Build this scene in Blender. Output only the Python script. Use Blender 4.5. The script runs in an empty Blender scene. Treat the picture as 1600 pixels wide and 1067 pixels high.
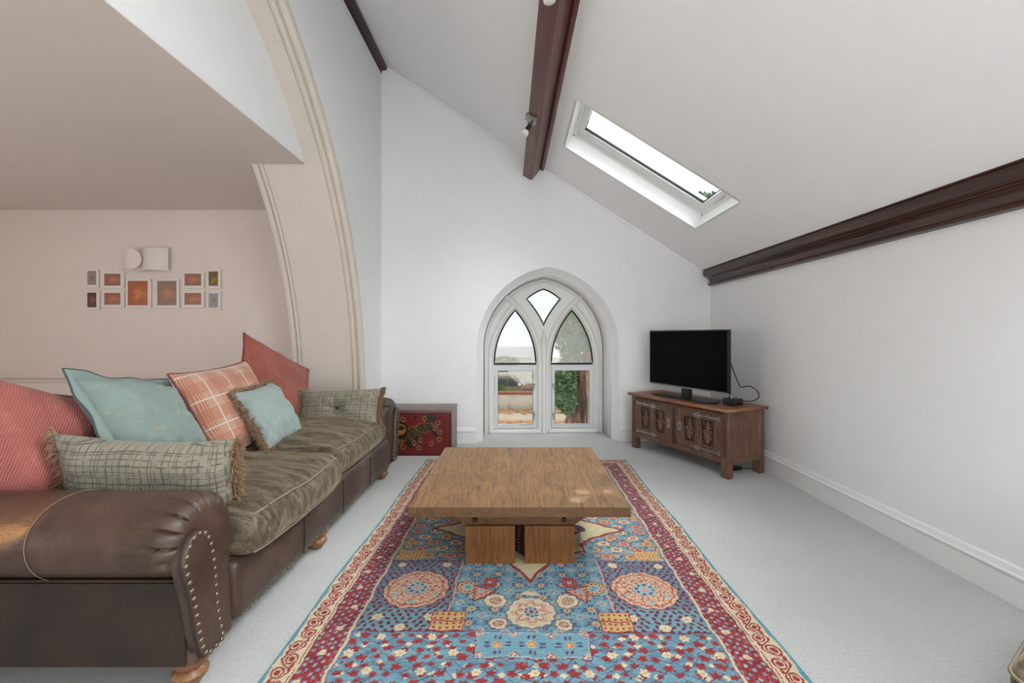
import bpy, bmesh, math, random
import numpy as np
from mathutils import Vector, Matrix, noise

random.seed(7)
rng = np.random.default_rng(7)
SC = bpy.context.scene
COL = SC.collection
PI = math.pi

# ------------------------------------------------------------------ camera
cam_d = bpy.data.cameras.new('camera')
cam_d.sensor_width = 36.0
cam_d.lens = 36.0 * 700 / 1600
cam_d.shift_x = -5 / 1600
cam_d.shift_y = -10 / 1600
cam_d.clip_start = 0.05
cam_d.clip_end = 300
cam = bpy.data.objects.new('camera', cam_d)
cam.location = (0, 0, 1.2)
cam.rotation_euler = (PI / 2, 0, 0)
COL.objects.link(cam)
SC.camera = cam

# ------------------------------------------------------------------ world, lights, exposure
world = bpy.data.worlds.new('overcast_sky')
SC.world = world
world.use_nodes = True
bg = world.node_tree.nodes['Background']
bg.inputs['Color'].default_value = (0.93, 0.97, 1.0, 1)
bg.inputs['Strength'].default_value = 1.1
SC.view_settings.view_transform = 'Standard'
SC.view_settings.look = 'None'
SC.view_settings.gamma = 1.0
SC.view_settings.use_curve_mapping = False
SC.view_settings.exposure = 0.1


def area(name, loc, target, sx, sy, power, color):
    l = bpy.data.lights.new(name, 'AREA')
    l.shape = 'RECTANGLE'
    l.size, l.size_y = sx, sy
    l.energy = power
    l.color = color
    o = bpy.data.objects.new(name, l)
    o.location = loc
    d = Vector(target) - Vector(loc)
    o.rotation_euler = d.to_track_quat('-Z', 'Y').to_euler()
    COL.objects.link(o)
    return o


# fill lamp added at an unseen opening in the wall behind the camera
area('fill_end_wall', (0.2, -2.46, 1.35), (-0.1, 1.2, 3.0), 2.7, 1.8, 28, (0.93, 0.97, 1.0))
# added fill lamp by the left wall behind the camera; brightens the slope
area('fill_left_wall', (-1.44, -1.55, 1.05), (-0.3, 2.2, 3.2), 1.5, 1.5, 34, (0.94, 0.97, 1.0))
# unseen fill lamps added above the slope, shining in through the visible roof light
area('fill_over_roof', (2.35, 4.75, 4.75), (1.08, 3.81, 2.6), 1.4, 1.4, 330, (0.93, 0.97, 1.0))
area('fill_over_roof', (2.5, 2.75, 4.75), (1.08, 3.81, 2.6), 1.4, 1.4, 150, (0.93, 0.97, 1.0))
# added fill lamp by the right wall, lifting the left wall and ceiling
area('fill_right_wall', (2.2, -1.4, 1.1), (-1.0, 2.4, 2.7), 1.2, 1.1, 66, (0.94, 0.97, 1.0))
# fill lamp above the camera, set in an added roof window
area('fill_above_camera', (1.137, 0.27, 2.677), (0.077, 0.27, 0.981), 1.2, 0.7, 110, (0.93, 0.97, 1.0))
# added fill lamp low in the side room, aimed through arch at slope
area('fill_side_room_low', (-4.3, 0.4, 0.85), (-0.6, 2.9, 3.3), 1.5, 1.2, 20, (0.97, 0.98, 1.0))
# unseen warm lamp added in the side room beyond the arch
area('warm_fill_side_room', (-6.3, 1.2, 1.2), (-3.0, 3.0, 2.0), 2.2, 1.4, 33, (1.0, 0.86, 0.79))
# bright hazy sky on the roof-light side of the house
sun = bpy.data.lights.new('hazy_sun', 'SUN')
sun.energy = 2.2
sun.angle = math.radians(50)
sun.color = (1.0, 0.99, 0.97)
sun_o = bpy.data.objects.new('hazy_sun', sun)
sun_o.rotation_euler = Vector((-0.75, -0.28, -1.0)).to_track_quat('-Z', 'Y').to_euler()
COL.objects.link(sun_o)
# a stray low sunbeam from the side room that just catches the sofa arm
sp_ = bpy.data.lights.new('stray_sunbeam', 'SPOT')
sp_.energy = 520
sp_.color = (1.0, 0.46, 0.12)
sp_.spot_size = math.radians(3.6)
sp_.spot_blend = 0.35
sp_.shadow_soft_size = 0.01
sp_o = bpy.data.objects.new('stray_sunbeam', sp_)
sp_o.location = (-3.6, -0.9, 2.2)
sp_o.rotation_euler = (Vector((-1.62, 1.42, 0.62)) - Vector((-3.6, -0.9, 2.2))).to_track_quat('-Z', 'Y').to_euler()
COL.objects.link(sp_o)

# ------------------------------------------------------------------ helpers
def C(r, g, b, a=1.0):
    f = lambda v: (v / 255 / 12.92) if v / 255 <= 0.04045 else ((v / 255 + 0.055) / 1.055) ** 2.4
    return (f(r), f(g), f(b), a)


def full(o):
    m = o.matrix_basis.copy()
    if o.parent:
        m = full(o.parent) @ o.matrix_parent_inverse @ m
    return m


def tag(o, label=None, cat=None, group=None, kind=None):
    if label: o['label'] = label
    if cat: o['category'] = cat
    if group: o['group'] = group
    if kind: o['kind'] = kind
    return o


def empty(name, loc, rot=(0, 0, 0), label=None, cat=None, group=None, kind=None):
    o = bpy.data.objects.new(name, None)
    o.location = loc
    o.rotation_euler = rot
    o.empty_display_size = 0.1
    COL.objects.link(o)
    return tag(o, label, cat, group, kind)


def link(o, parent=None, local=False):
    COL.objects.link(o)
    if parent is not None:
        o.parent = parent
        if not local:
            o.matrix_parent_inverse = full(parent).inverted()
    return o


def mobj(name, verts, faces, mat, parent=None, local=False, smooth=False, angle=None):
    me = bpy.data.meshes.new(name)
    me.from_pydata([tuple(v) for v in verts], [], [tuple(f) for f in faces])
    me.update()
    if mat: me.materials.append(mat)
    if smooth:
        me.polygons.foreach_set('use_smooth', [True] * len(me.polygons))
        if angle is not None:
            me.set_sharp_from_angle(angle=math.radians(angle))
    o = bpy.data.objects.new(name, me)
    return link(o, parent, local)


def bmobj(name, bm, mat, parent=None, local=False, smooth=False, angle=None):
    me = bpy.data.meshes.new(name)
    bmesh.ops.recalc_face_normals(bm, faces=bm.faces[:])
    bm.to_mesh(me)
    bm.free()
    if mat: me.materials.append(mat)
    if smooth:
        me.polygons.foreach_set('use_smooth', [True] * len(me.polygons))
        if angle is not None:
            me.set_sharp_from_angle(angle=math.radians(angle))
    o = bpy.data.objects.new(name, me)
    return link(o, parent, local)


def bm_box(bm, x0, x1, y0, y1, z0, z1, bevel=0.0, seg=2, mat4=None):
    vs = [bm.verts.new((x, y, z)) for z in (z0, z1) for y in (y0, y1) for x in (x0, x1)]
    fs = [(0, 2, 3, 1), (4, 5, 7, 6), (0, 1, 5, 4), (2, 6, 7, 3), (0, 4, 6, 2), (1, 3, 7, 5)]
    faces = [bm.faces.new([vs[i] for i in f]) for f in fs]
    if bevel > 0:
        es = list({e for f in faces for e in f.edges})
        r = bmesh.ops.bevel(bm, geom=es, offset=bevel, segments=seg, affect='EDGES', profile=0.5)
        vs = list({v for f in r['faces'] for v in f.verts} | {v for v in vs if v.is_valid})
    if mat4 is not None:
        bmesh.ops.transform(bm, matrix=mat4, verts=[v for v in vs if v.is_valid])
    return vs


def box(name, x0, x1, y0, y1, z0, z1, mat, parent=None, local=False, bevel=0.0, seg=2):
    bm = bmesh.new()
    bm_box(bm, x0, x1, y0, y1, z0, z1, bevel, seg)
    return bmobj(name, bm, mat, parent, local, smooth=bevel > 0, angle=40)


def bm_tube(bm, pts, rad, seg=8, closed=False, cap=True):
    pts = [Vector(p) for p in pts]
    n = len(pts)
    rads = rad if hasattr(rad, '__len__') else [rad] * n
    up = Vector((0, 0, 1))
    rings = []
    prev = None
    for i, p in enumerate(pts):
        a = pts[(i - 1) % n] if (closed or i > 0) else pts[i]
        b = pts[(i + 1) % n] if (closed or i < n - 1) else pts[i]
        t = (b - a).normalized()
        if prev is None:
            ref = up if abs(t.dot(up)) < 0.9 else Vector((1, 0, 0))
            u = t.cross(ref).normalized()
        else:
            u = (prev - t * prev.dot(t)).normalized()
        prev = u
        v = t.cross(u)
        rings.append([bm.verts.new(p + (u * math.cos(k * 2 * PI / seg) + v * math.sin(k * 2 * PI / seg)) * rads[i]) for k in range(seg)])
    m = n if closed else n - 1
    for i in range(m):
        r0, r1 = rings[i], rings[(i + 1) % n]
        for k in range(seg):
            bm.faces.new((r0[k], r0[(k + 1) % seg], r1[(k + 1) % seg], r1[k]))
    if cap and not closed:
        bm.faces.new(rings[0][::-1]); bm.faces.new(rings[-1])


def tube(name, pts, rad, mat, parent=None, local=False, seg=8, closed=False):
    bm = bmesh.new()
    bm_tube(bm, pts, rad, seg, closed)
    return bmobj(name, bm, mat, parent, local, smooth=True, angle=60)


def bm_lathe(bm, prof, seg=24, mat4=None):
    rings = []
    for r, z in prof:
        rings.append([bm.verts.new((r * math.cos(2 * PI * k / seg), r * math.sin(2 * PI * k / seg), z)) for k in range(seg)])
    for a, b in zip(rings, rings[1:]):
        for k in range(seg):
            bm.faces.new((a[k], a[(k + 1) % seg], b[(k + 1) % seg], b[k]))
    bm.faces.new(rings[0][::-1]); bm.faces.new(rings[-1])
    if mat4 is not None:
        bmesh.ops.transform(bm, matrix=mat4, verts=[v for r in rings for v in r])


def lathe(name, prof, mat, parent=None, local=False, seg=24, mat4=None):
    bm = bmesh.new()
    bm_lathe(bm, prof, seg, mat4)
    return bmobj(name, bm, mat, parent, local, smooth=True, angle=45)


def bm_loft(bm, rings, closed_ring=True, cap=True):
    R = [[bm.verts.new(p) for p in r] for r in rings]
    for a, b in zip(R, R[1:]):
        n = len(a)
        for k in range(n if closed_ring else n - 1):
            bm.faces.new((a[k], a[(k + 1) % n], b[(k + 1) % n], b[k]))
    if cap and closed_ring:
        bm.faces.new(R[0][::-1]); bm.faces.new(R[-1])
    return R


def loft(name, rings, mat, parent=None, local=False, closed_ring=True, cap=True, smooth=True, angle=40):
    bm = bmesh.new()
    bm_loft(bm, rings, closed_ring, cap)
    return bmobj(name, bm, mat, parent, local, smooth=smooth, angle=angle)


def inset_loop(loop, d):
    """inset a closed 2D loop (counter-clockwise) by d"""
    n = len(loop)
    out = []
    for i in range(n):
        a, p, b = (np.array(loop[(i + k) % n], float) for k in (-1, 0, 1))
        t = b - a
        t /= max(1e-9, np.hypot(*t))
        out.append(tuple(p + d * np.array((-t[1], t[0]))))
    return out


def plate(name, loops, thick, mat, parent=None, to3d=None, local=False, bevel=0.0):
    """flat plate with holes: first loop outline, the others holes; 2D coords (a,b), thickness along c from 0 to thick"""
    cu = bpy.data.curves.new('tmp', 'CURVE')
    cu.dimensions = '2D'
    cu.fill_mode = 'BOTH'
    cu.extrude = thick / 2 - bevel
    if bevel:
        cu.bevel_depth = bevel
        cu.bevel_resolution = 1
        cu.offset = -bevel
    for lp in loops:
        s = cu.splines.new('POLY')
        s.points.add(len(lp) - 1)
        for i, (a, b) in enumerate(lp):
            s.points[i].co = (a, b, 0, 1)
        s.use_cyclic_u = True
    to = bpy.data.objects.new('tmp', cu)
    COL.objects.link(to)
    bpy.context.view_layer.update()
    dg = bpy.context.evaluated_depsgraph_get()
    me = bpy.data.meshes.new_from_object(to.evaluated_get(dg))
    bpy.data.objects.remove(to)
    bpy.data.curves.remove(cu)
    bm = bmesh.new()
    bm.from_mesh(me)
    bpy.data.meshes.remove(me)
    bmesh.ops.remove_doubles(bm, verts=bm.verts[:], dist=1e-5)
    for v in bm.verts:
        a, b, c = v.co.x, v.co.y, v.co.z + thick / 2
        v.co = to3d(a, b, c) if to3d else (a, b, c)
    o = bmobj(name, bm, mat, parent, local)
    o.data.materials.clear()
    o.data.materials.append(mat)
    for p in o.data.polygons: p.material_index = 0
    return o


def soft_box(hx, hy, hz, r, n=(24, 24, 8)):
    """rounded box surface; returns verts (np) and faces"""
    def axis(k, h):
        t = np.linspace(-1, 1, k + 1)
        t = np.sign(t) * (1 - (1 - np.abs(t)) ** 1.6)
        return t * h
    ax = axis(n[0], hx); ay = axis(n[1], hy); az = axis(n[2], hz)
    idx, V, F = {}, [], []
    def vid(p):
        k = (round(p[0], 6), round(p[1], 6), round(p[2], 6))
        if k not in idx:
            idx[k] = len(V); V.append(p)
        return idx[k]
    def face_grid(A, B, f, flip):
        for i in range(len(A) - 1):
            for j in range(len(B) - 1):
                q = [vid(f(A[i], B[j])), vid(f(A[i + 1], B[j])), vid(f(A[i + 1], B[j + 1])), vid(f(A[i], B[j + 1]))]
                F.append(q[::-1] if flip else q)
    face_grid(ax, ay, lambda a, b: (a, b, hz), False)
    face_grid(ax, ay, lambda a, b: (a, b, -hz), True)
    face_grid(ax, az, lambda a, b: (a, hy, b), True)
    face_grid(ax, az, lambda a, b: (a, -hy, b), False)
    face_grid(ay, az, lambda a, b: (hx, a, b), False)
    face_grid(ay, az, lambda a, b: (-hx, a, b), True)
    P = np.array(V)
    h = np.array((hx, hy, hz))
    rr = np.minimum(r, h * 0.98)
    inner = np.clip(P, -(h - rr), h - rr)
    d = (P - inner) / rr
    L = np.maximum(np.linalg.norm(d, axis=1, keepdims=True), 1e-9)
    L = np.where(L < 1e-6, 1, L)
    P = inner + d / L * rr
    return P, F


def nz(x, y, z=0.0):
    return noise.noise(Vector((x, y, z)))


# ------------------------------------------------------------------ materials
class NT:
    def __init__(s, name):
        s.m = bpy.data.materials.new(name)
        s.m.use_nodes = True
        s.t = s.m.node_tree
        s.p = s.t.nodes['Principled BSDF']
        s.out = s.t.nodes['Material Output']
    def n(s, typ, **kw):
        nd = s.t.nodes.new(typ)
        for k, v in kw.items():
            if k.startswith('i_'):
                key = k[2:]
                key = int(key) if key.isdigit() else key.replace('_', ' ')
                nd.inputs[key].default_value = v
            else:
                setattr(nd, k, v)
        return nd
    def l(s, a, b):
        s.t.links.new(a, b)
    def coord(s, kind='Object', scale=(1, 1, 1), rot=(0, 0, 0), loc=(0, 0, 0)):
        tc = s.n('ShaderNodeTexCoord')
        mp = s.n('ShaderNodeMapping')
        mp.inputs['Scale'].default_value = scale
        mp.inputs['Rotation'].default_value = rot
        mp.inputs['Location'].default_value = loc
        s.l(tc.outputs[kind], mp.inputs['Vector'])
        return mp.outputs['Vector']
    def noise(s, vec, scale=5, detail=4, rough=0.55, dist=0.0):
        nd = s.n('ShaderNodeTexNoise')
        nd.inputs['Scale'].default_value = scale
        nd.inputs['Detail'].default_value = detail
        nd.inputs['Roughness'].default_value = rough
        nd.inputs['Distortion'].default_value = dist
        if vec is not None: s.l(vec, nd.inputs['Vector'])
        return nd.outputs['Fac']
    def ramp(s, fac, stops, interp='LINEAR'):
        nd = s.n('ShaderNodeValToRGB')
        nd.color_ramp.interpolation = interp
        e = nd.color_ramp.elements
        while len(e) < len(stops): e.new(0.5)
        for i, (p, c) in enumerate(stops):
            e[i].position = p; e[i].color = c
        s.l(fac, nd.inputs['Fac'])
        return nd.outputs['Color']
    def mix(s, fac, a, b, mode='MIX'):
        nd = s.n('ShaderNodeMix', data_type='RGBA', blend_type=mode)
        for sock, v in ((nd.inputs[0], fac), (nd.inputs[6], a), (nd.inputs[7], b)):
            if isinstance(v, (int, float, tuple)): sock.default_value = v
            else: s.l(v, sock)
        return nd.outputs[2]
    def math(s, op, a, b=0.5, clamp=False):
        nd = s.n('ShaderNodeMath', operation=op, use_clamp=clamp)
        for sock, v in ((nd.inputs[0], a), (nd.inputs[1], b)):
            if isinstance(v, (int, float)): sock.default_value = v
            else: s.l(v, sock)
        return nd.outputs[0]
    def bump(s, h, strength=0.3, dist=0.01):
        nd = s.n('ShaderNodeBump')
        nd.inputs['Strength'].default_value = strength
        nd.inputs['Distance'].default_value = dist
        s.l(h, nd.inputs['Height'])
        s.l(nd.outputs['Normal'], s.p.inputs['Normal'])
        return nd
    def base(s, c):
        if isinstance(c, tuple): s.p.inputs['Base Color'].default_value = c
        else: s.l(c, s.p.inputs['Base Color'])
        return s
    def set(s, **kw):
        for k, v in kw.items():
            s.p.inputs[k.replace('_', ' ')].default_value = v
        return s


def plain(name, col, rough=0.5, metal=0.0, spec=0.5, vary=0.06, scale=8.0, bump=0.0, bscale=60):
    t = NT(name)
    v = t.coord('Object')
    f = t.noise(v, scale, 4)
    d = tuple(max(0, c * (1 - vary)) for c in col[:3]) + (1,)
    u = tuple(min(1, c * (1 + vary)) for c in col[:3]) + (1,)
    t.base(t.ramp(f, [(0.3, d), (0.7, u)]))
    t.set(Roughness=rough, Metallic=metal)
    t.p.inputs['Specular IOR Level'].default_value = spec
    if bump:
        t.bump(t.noise(v, bscale, 3), bump, 0.004)
    return t.m


def wood(name, dark, mid, light, scale=1.0, rough=0.5, axis='Y', bump=0.25, knots=True):
    t = NT(name)
    sc = {'Y': (9, 0.9, 9), 'X': (0.9, 9, 9), 'Z': (9, 9, 0.9)}[axis]
    v = t.coord('Object', tuple(q * scale for q in sc))
    oi = t.n('ShaderNodeObjectInfo')
    add = t.n('ShaderNodeVectorMath', operation='ADD')
    sc2 = t.n('ShaderNodeVectorMath', operation='SCALE')
    cmb = t.n('ShaderNodeCombineXYZ')
    for i in range(3): t.l(oi.outputs['Random'], cmb.inputs[i])
    t.l(cmb.outputs[0], sc2.inputs[0]); sc2.inputs['Scale'].default_value = 31.0
    t.l(v, add.inputs[0]); t.l(sc2.outputs[0], add.inputs[1])
    v = add.outputs[0]
    a = t.noise(v, 0.9, 3, 0.5, 1.2)
    rings = t.math('FRACT', t.math('MULTIPLY', a, 9.0))
    fine = t.noise(v, 7.0, 6, 0.7)
    rc = t.ramp(rings, [(0.0, mid), (0.55, light), (0.85, mid), (0.97, dark)])
    fc = t.ramp(fine, [(0.3, dark), (0.55, mid), (0.75, light)])
    blotch = t.noise(t.coord('Object', (2, 2, 2)), 2.0, 3)
    c = t.mix(0.5, rc, fc)
    c = t.mix(t.math('MULTIPLY', t.math('SUBTRACT', blotch, 0.45, True), 1.4, True), c, dark)
    t.base(c)
    t.set(Roughness=rough)
    if bump: t.bump(t.math('ADD', t.math('MULTIPLY', rings, 0.5), fine), bump, 0.003)
    return t.m


M = {}
M['wall'] = plain('white_wall_paint', C(237, 237, 236), 0.75, vary=0.012, bump=0.05, bscale=160, spec=0.25)
M['ceil'] = plain('white_ceiling_paint', C(241, 240, 239), 0.8, vary=0.012, bump=0.04, bscale=150, spec=0.2)
M['pink_wall'] = plain('pale_rose_wall_paint', C(228, 216, 208), 0.75, vary=0.015, bump=0.05, bscale=160, spec=0.25)
M['arch'] = plain('beige_arch_paint', C(214, 205, 192), 0.6, vary=0.02, bump=0.05, bscale=120, spec=0.3)
M['gloss_white'] = plain('white_gloss_paint', C(232, 232, 230), 0.32, vary=0.01)
M['frame_white'] = plain('white_window_paint', C(230, 229, 225), 0.42, vary=0.015)
M['upvc'] = plain('white_casement_finish', C(216, 219, 220), 0.35, vary=0.01)
M['black'] = plain('black_plastic', C(22, 22, 24), 0.42, vary=0.1)
M['gasket'] = plain('dark_lead_gasket', C(34, 38, 40), 0.6, vary=0.1)
M['chrome'] = plain('satin_steel', C(170, 172, 174), 0.3, metal=1.0, vary=0.05)
M['screen'] = plain('black_screen', C(3, 3, 4), 0.25, spec=0.06, vary=0.0)
M['stud'] = plain('antique_brass_stud', C(128, 112, 92), 0.32, metal=0.85, vary=0.15)
M['iron'] = plain('wrought_iron', C(150, 148, 146), 0.35, metal=0.8, vary=0.3, scale=40, bump=0.3, bscale=90)

t = NT('grey_carpet')
v = t.coord('Object')
big = t.noise(v, 1.7, 3, 0.6)
mid = t.noise(v, 75, 4, 0.75)
fin = t.noise(v, 210, 3, 0.8)
c = t.ramp(big, [(0.3, C(202, 202, 198)), (0.7, C(214, 214, 211))])
c = t.mix(t.math('MULTIPLY', t.math('SUBTRACT', mid, 0.42, True), 2.6, True), c, C(184, 184, 180))
c = t.mix(t.math('MULTIPLY', t.math('SUBTRACT', fin, 0.45, True), 2.4, True), c, C(226, 226, 223))
t.base(c).set(Roughness=0.95)
t.p.inputs['Specular IOR Level'].default_value = 0.1
t.p.inputs['Sheen Weight'].default_value = 0.15
t.bump(t.math('ADD', mid, fin), 0.8, 0.010)
M['carpet'] = t.m

t = NT('dark_mahogany')
v = t.coord('Object', (14, 0.6, 14))
a = t.noise(v, 2.0, 5, 0.6, 0.5)
t.base(t.ramp(a, [(0.25, C(36, 24, 22)), (0.5, C(62, 38, 34)), (0.75, C(90, 58, 51))]))
t.set(Roughness=0.26)
t.bump(a, 0.12, 0.004)
M['mahogany'] = t.m
t = NT('red_mahogany_beam')
v = t.coord('Object', (14, 0.6, 14))
a = t.noise(v, 2.0, 5, 0.6, 0.5)
t.base(t.ramp(a, [(0.25, C(56, 24, 21)), (0.5, C(88, 42, 36)), (0.75, C(116, 62, 55))])).set(Roughness=0.3)
t.bump(a, 0.12, 0.004)
M['purlin'] = t.m

t = NT('worn_brown_leather')
v = t.coord('Object')
big = t.noise(v, 4.0, 5, 0.65, 0.6)
mid = t.noise(v, 14.0, 6, 0.7, 0.3)
c = t.ramp(big, [(0.28, C(46, 33, 27)), (0.5, C(68, 50, 41)), (0.75, C(90, 68, 56))])
c = t.mix(t.math('MULTIPLY', t.math('SUBTRACT', mid, 0.54, True), 1.6, True), c, C(116, 90, 74))
scr = t.noise(t.coord('Object', (5, 60, 30), (0.5, 0.3, 0.8)), 2.0, 3, 0.6)
c = t.mix(t.math('MULTIPLY', t.math('SUBTRACT', scr, 0.66, True), 2.0, True), c, C(136, 112, 95))
vo = t.n('ShaderNodeTexVoronoi', feature='DISTANCE_TO_EDGE')
vo.inputs['Scale'].default_value = 170
t.l(v, vo.inputs['Vector'])
t.base(c).set(Roughness=0.42)
rg = t.ramp(mid, [(0.3, (0.27,) * 3 + (1,)), (0.7, (0.46,) * 3 + (1,))])
t.l(rg, t.p.inputs['Roughness'])
wr = t.noise(t.coord('Object', (6, 6, 16)), 3.0, 5, 0.65, 1.0)
t.bump(t.math('ADD', t.math('MULTIPLY', t.math('MINIMUM', vo.outputs['Distance'], 0.2), 0.6), wr), 0.35, 0.006)
M['leather'] = t.m

t = NT('shaded_side_leather')  # sofa leather again, darkened: the side's shade is put into its colour
v = t.coord('Object')
big = t.noise(v, 3.5, 5, 0.65, 0.8)
t.base(t.ramp(big, [(0.25, C(25, 17, 12)), (0.5, C(41, 29, 21)), (0.75, C(58, 42, 31))])).set(Roughness=0.7)
t.bump(t.noise(v, 60, 4), 0.2, 0.003)
M['leather_side'] = t.m

t = NT('olive_crushed_velvet')
v = t.coord('Object', (3, 14, 6))
st = t.noise(v, 2.2, 6, 0.65, 1.2)
v2 = t.coord('Object', (22, 22, 22))
cr = t.noise(v2, 2.0, 5, 0.7, 1.5)
c = t.ramp(st, [(0.28, C(50, 43, 34)), (0.5, C(86, 76, 61)), (0.72, C(128, 116, 97))])
c = t.mix(t.math('MULTIPLY', t.math('SUBTRACT', cr, 0.55, True), 2.2, True), c, C(172, 158, 132))
t.base(c).set(Roughness=0.75)
t.p.inputs['Sheen Weight'].default_value = 0.6
t.p.inputs['Sheen Roughness'].default_value = 0.35
t.p.inputs['Sheen Tint'].default_value = C(190, 176, 150)
t.p.inputs['Specular IOR Level'].default_value = 0.15
t.bump(st, 0.35, 0.02)
M['velvet'] = t.m
M['piping'] = plain('olive_piping_cord', C(126, 115, 94), 0.8, vary=0.15, scale=120)
M['foot_wood'] = wood('turned_oak', C(84, 52, 30), C(128, 86, 54), C(158, 112, 74), 2.0, 0.4, 'Z', 0.1)
M['oak_table'] = wood('weathered_teak', C(62, 40, 18), C(118, 80, 40), C(152, 110, 62), 1.0, 0.45, 'Y', 0.4)

# pale rings left by cups on the table top
nt = M['oak_table'].node_tree
pb = nt.nodes['Principled BSDF']
src = pb.inputs['Base Color'].links[0].from_socket
T_ = NT.__new__(NT); T_.m = M['oak_table']; T_.t = nt; T_.p = pb
geo = T_.n('ShaderNodeNewGeometry')
for (sx_, sy_, sr_) in ((0.300, 2.175, 0.045), (0.345, 2.285, 0.050), (0.470, 2.290, 0.042), (0.352, 2.21, 0.03)):
    dn = T_.n('ShaderNodeVectorMath', operation='DISTANCE')
    T_.l(geo.outputs['Position'], dn.inputs[0]); dn.inputs[1].default_value = (sx_, sy_, 0.40)
    dd = T_.math('ADD', dn.outputs['Value'], T_.math('MULTIPLY', T_.math('SUBTRACT', T_.noise(geo.outputs['Position'], 14, 3), 0.5), 0.05))
    mk = T_.math('MULTIPLY', T_.math('SUBTRACT', sr_, dd, True), 30.0, True)
    src = T_.mix(T_.math('MULTIPLY', mk, 0.5), src, C(186, 158, 120))
# sawn end grain, darkened further: the front edge's shade put into the colour
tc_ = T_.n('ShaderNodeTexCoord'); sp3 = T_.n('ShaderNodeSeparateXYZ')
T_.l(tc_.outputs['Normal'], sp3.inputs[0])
end_shade = T_.math('MULTIPLY', T_.math('SUBTRACT', T_.math('ABSOLUTE', sp3.outputs[1]), 0.5, True), 2.0, True)
src = T_.mix(T_.math('MULTIPLY', end_shade, 0.62), src, C(58, 38, 20))
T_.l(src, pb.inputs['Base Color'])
M['oak_leg'] = wood('golden_teak', C(70, 40, 13), C(122, 76, 28), C(148, 96, 44), 1.2, 0.5, 'Z', 0.15)
M['oak_batten'] = wood('golden_teak_rail', C(64, 38, 17), C(100, 62, 30), C(122, 80, 42), 1.2, 0.5, 'X', 0.15)
M['coffer'] = wood('old_coffer_oak', C(54, 35, 26), C(102, 71, 54), C(142, 106, 86), 1.6, 0.40, 'X', 0.2)
M['coffer_v'] = wood('old_coffer_oak_upright', C(54, 35, 26), C(100, 69, 53), C(140, 104, 84), 1.6, 0.40, 'Z', 0.2)
M['coffer_top'] = wood('coffer_lid_oak', C(92, 52, 34), C(142, 88, 62), C(172, 116, 86), 1.4, 0.38, 'X', 0.15)
M['carving'] = plain('dark_carved_oak', C(56, 36, 27), 0.5, vary=0.35, scale=30)


def fabric_base(name, col, vary=0.1, scale=6, bscale=400, sheen=0.2):
    t = NT(name)
    uv = t.coord('UV')
    f = t.noise(uv, scale, 5, 0.6)
    d = tuple(c * (1 - vary) for c in col[:3]) + (1,)
    u = tuple(min(1, c * (1 + vary)) for c in col[:3]) + (1,)
    c = t.ramp(f, [(0.3, d), (0.7, u)])
    t.set(Roughness=0.9)
    t.p.inputs['Specular IOR Level'].default_value = 0.12
    t.p.inputs['Sheen Weight'].default_value = sheen
    return t, uv, c


def wave(t, uv, scale, rot=0.0, dist=0.0, direction='X'):
    w = t.n('ShaderNodeTexWave', wave_type='BANDS', bands_direction=direction)
    w.inputs['Scale'].default_value = scale
    w.inputs['Distortion'].default_value = dist
    w.inputs['Detail'].default_value = 2
    w.inputs['Detail Scale'].default_value = 0.4
    t.l(uv, w.inputs['Vector'])
    return w.outputs['Fac']


# coral corduroy
def corduroy(name, col, dark, hi, scale=26):
    t, uv, c = fabric_base(name, col, 0.16, 5)
    w = wave(t, uv, scale, direction='X', dist=0.6)
    c = t.mix(t.math('MULTIPLY', t.math('SUBTRACT', 1.0, w), 0.45), c, dark)
    c = t.mix(t.math('MULTIPLY', t.math('SUBTRACT', t.noise(uv, 9, 5, 0.7), 0.55, True), 1.6, True), c, hi)
    t.base(c)
    t.bump(w, 0.5, 0.006)
    return t.m


M['red_cord'] = corduroy('coral_red_corduroy', C(174, 104, 96), C(132, 66, 58), C(204, 152, 144), 34)
M['coral_cord'] = corduroy('faded_coral_corduroy', C(170, 96, 80), C(128, 62, 58), C(194, 132, 110), 60)
M['maroon'] = corduroy('maroon_corduroy', C(112, 48, 44), C(80, 32, 32), C(140, 70, 64), 40)
M['maroon_trim'] = plain('maroon_seam', C(116, 60, 62), 0.85, vary=0.2, scale=40)

t, uv, c = fabric_base('faded_teal_damask', C(129, 144, 138), 0.09, 7)
sp = t.noise(uv, 26, 4, 0.6, 0.8)
c = t.mix(t.math('MULTIPLY', t.math('SUBTRACT', sp, 0.58, True), 5.0, True), c, C(172, 160, 132))
t.base(t.mix(t.math('MULTIPLY', t.math('SUBTRACT', t.noise(uv, 3, 3), 0.5, True), 1.2, True), c, C(116, 135, 131)))
t.bump(t.noise(uv, 500, 2), 0.25, 0.002)
M['teal'] = t.m
t, uv, c = fabric_base('pale_blue_linen', C(142, 154, 149), 0.07, 10)
t.base(c)
t.bump(t.noise(uv, 450, 2), 0.3, 0.002)
M['pale_blue'] = t.m


def lines(t, uv, period, width, axis, offset=0.0, jitter=0.0):
    """1 inside a thin line repeating every period along the axis of uv"""
    sx = t.n('ShaderNodeSeparateXYZ')
    t.l(uv, sx.inputs[0])
    a = sx.outputs[axis]
    if jitter:
        a = t.math('ADD', a, t.math('MULTIPLY', t.math('SUBTRACT', t.noise(uv, 3, 2), 0.5), jitter))
    f = t.math('FRACT', t.math('ADD', t.math('DIVIDE', a, period), offset))
    return t.math('LESS_THAN', f, width / period)


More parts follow.
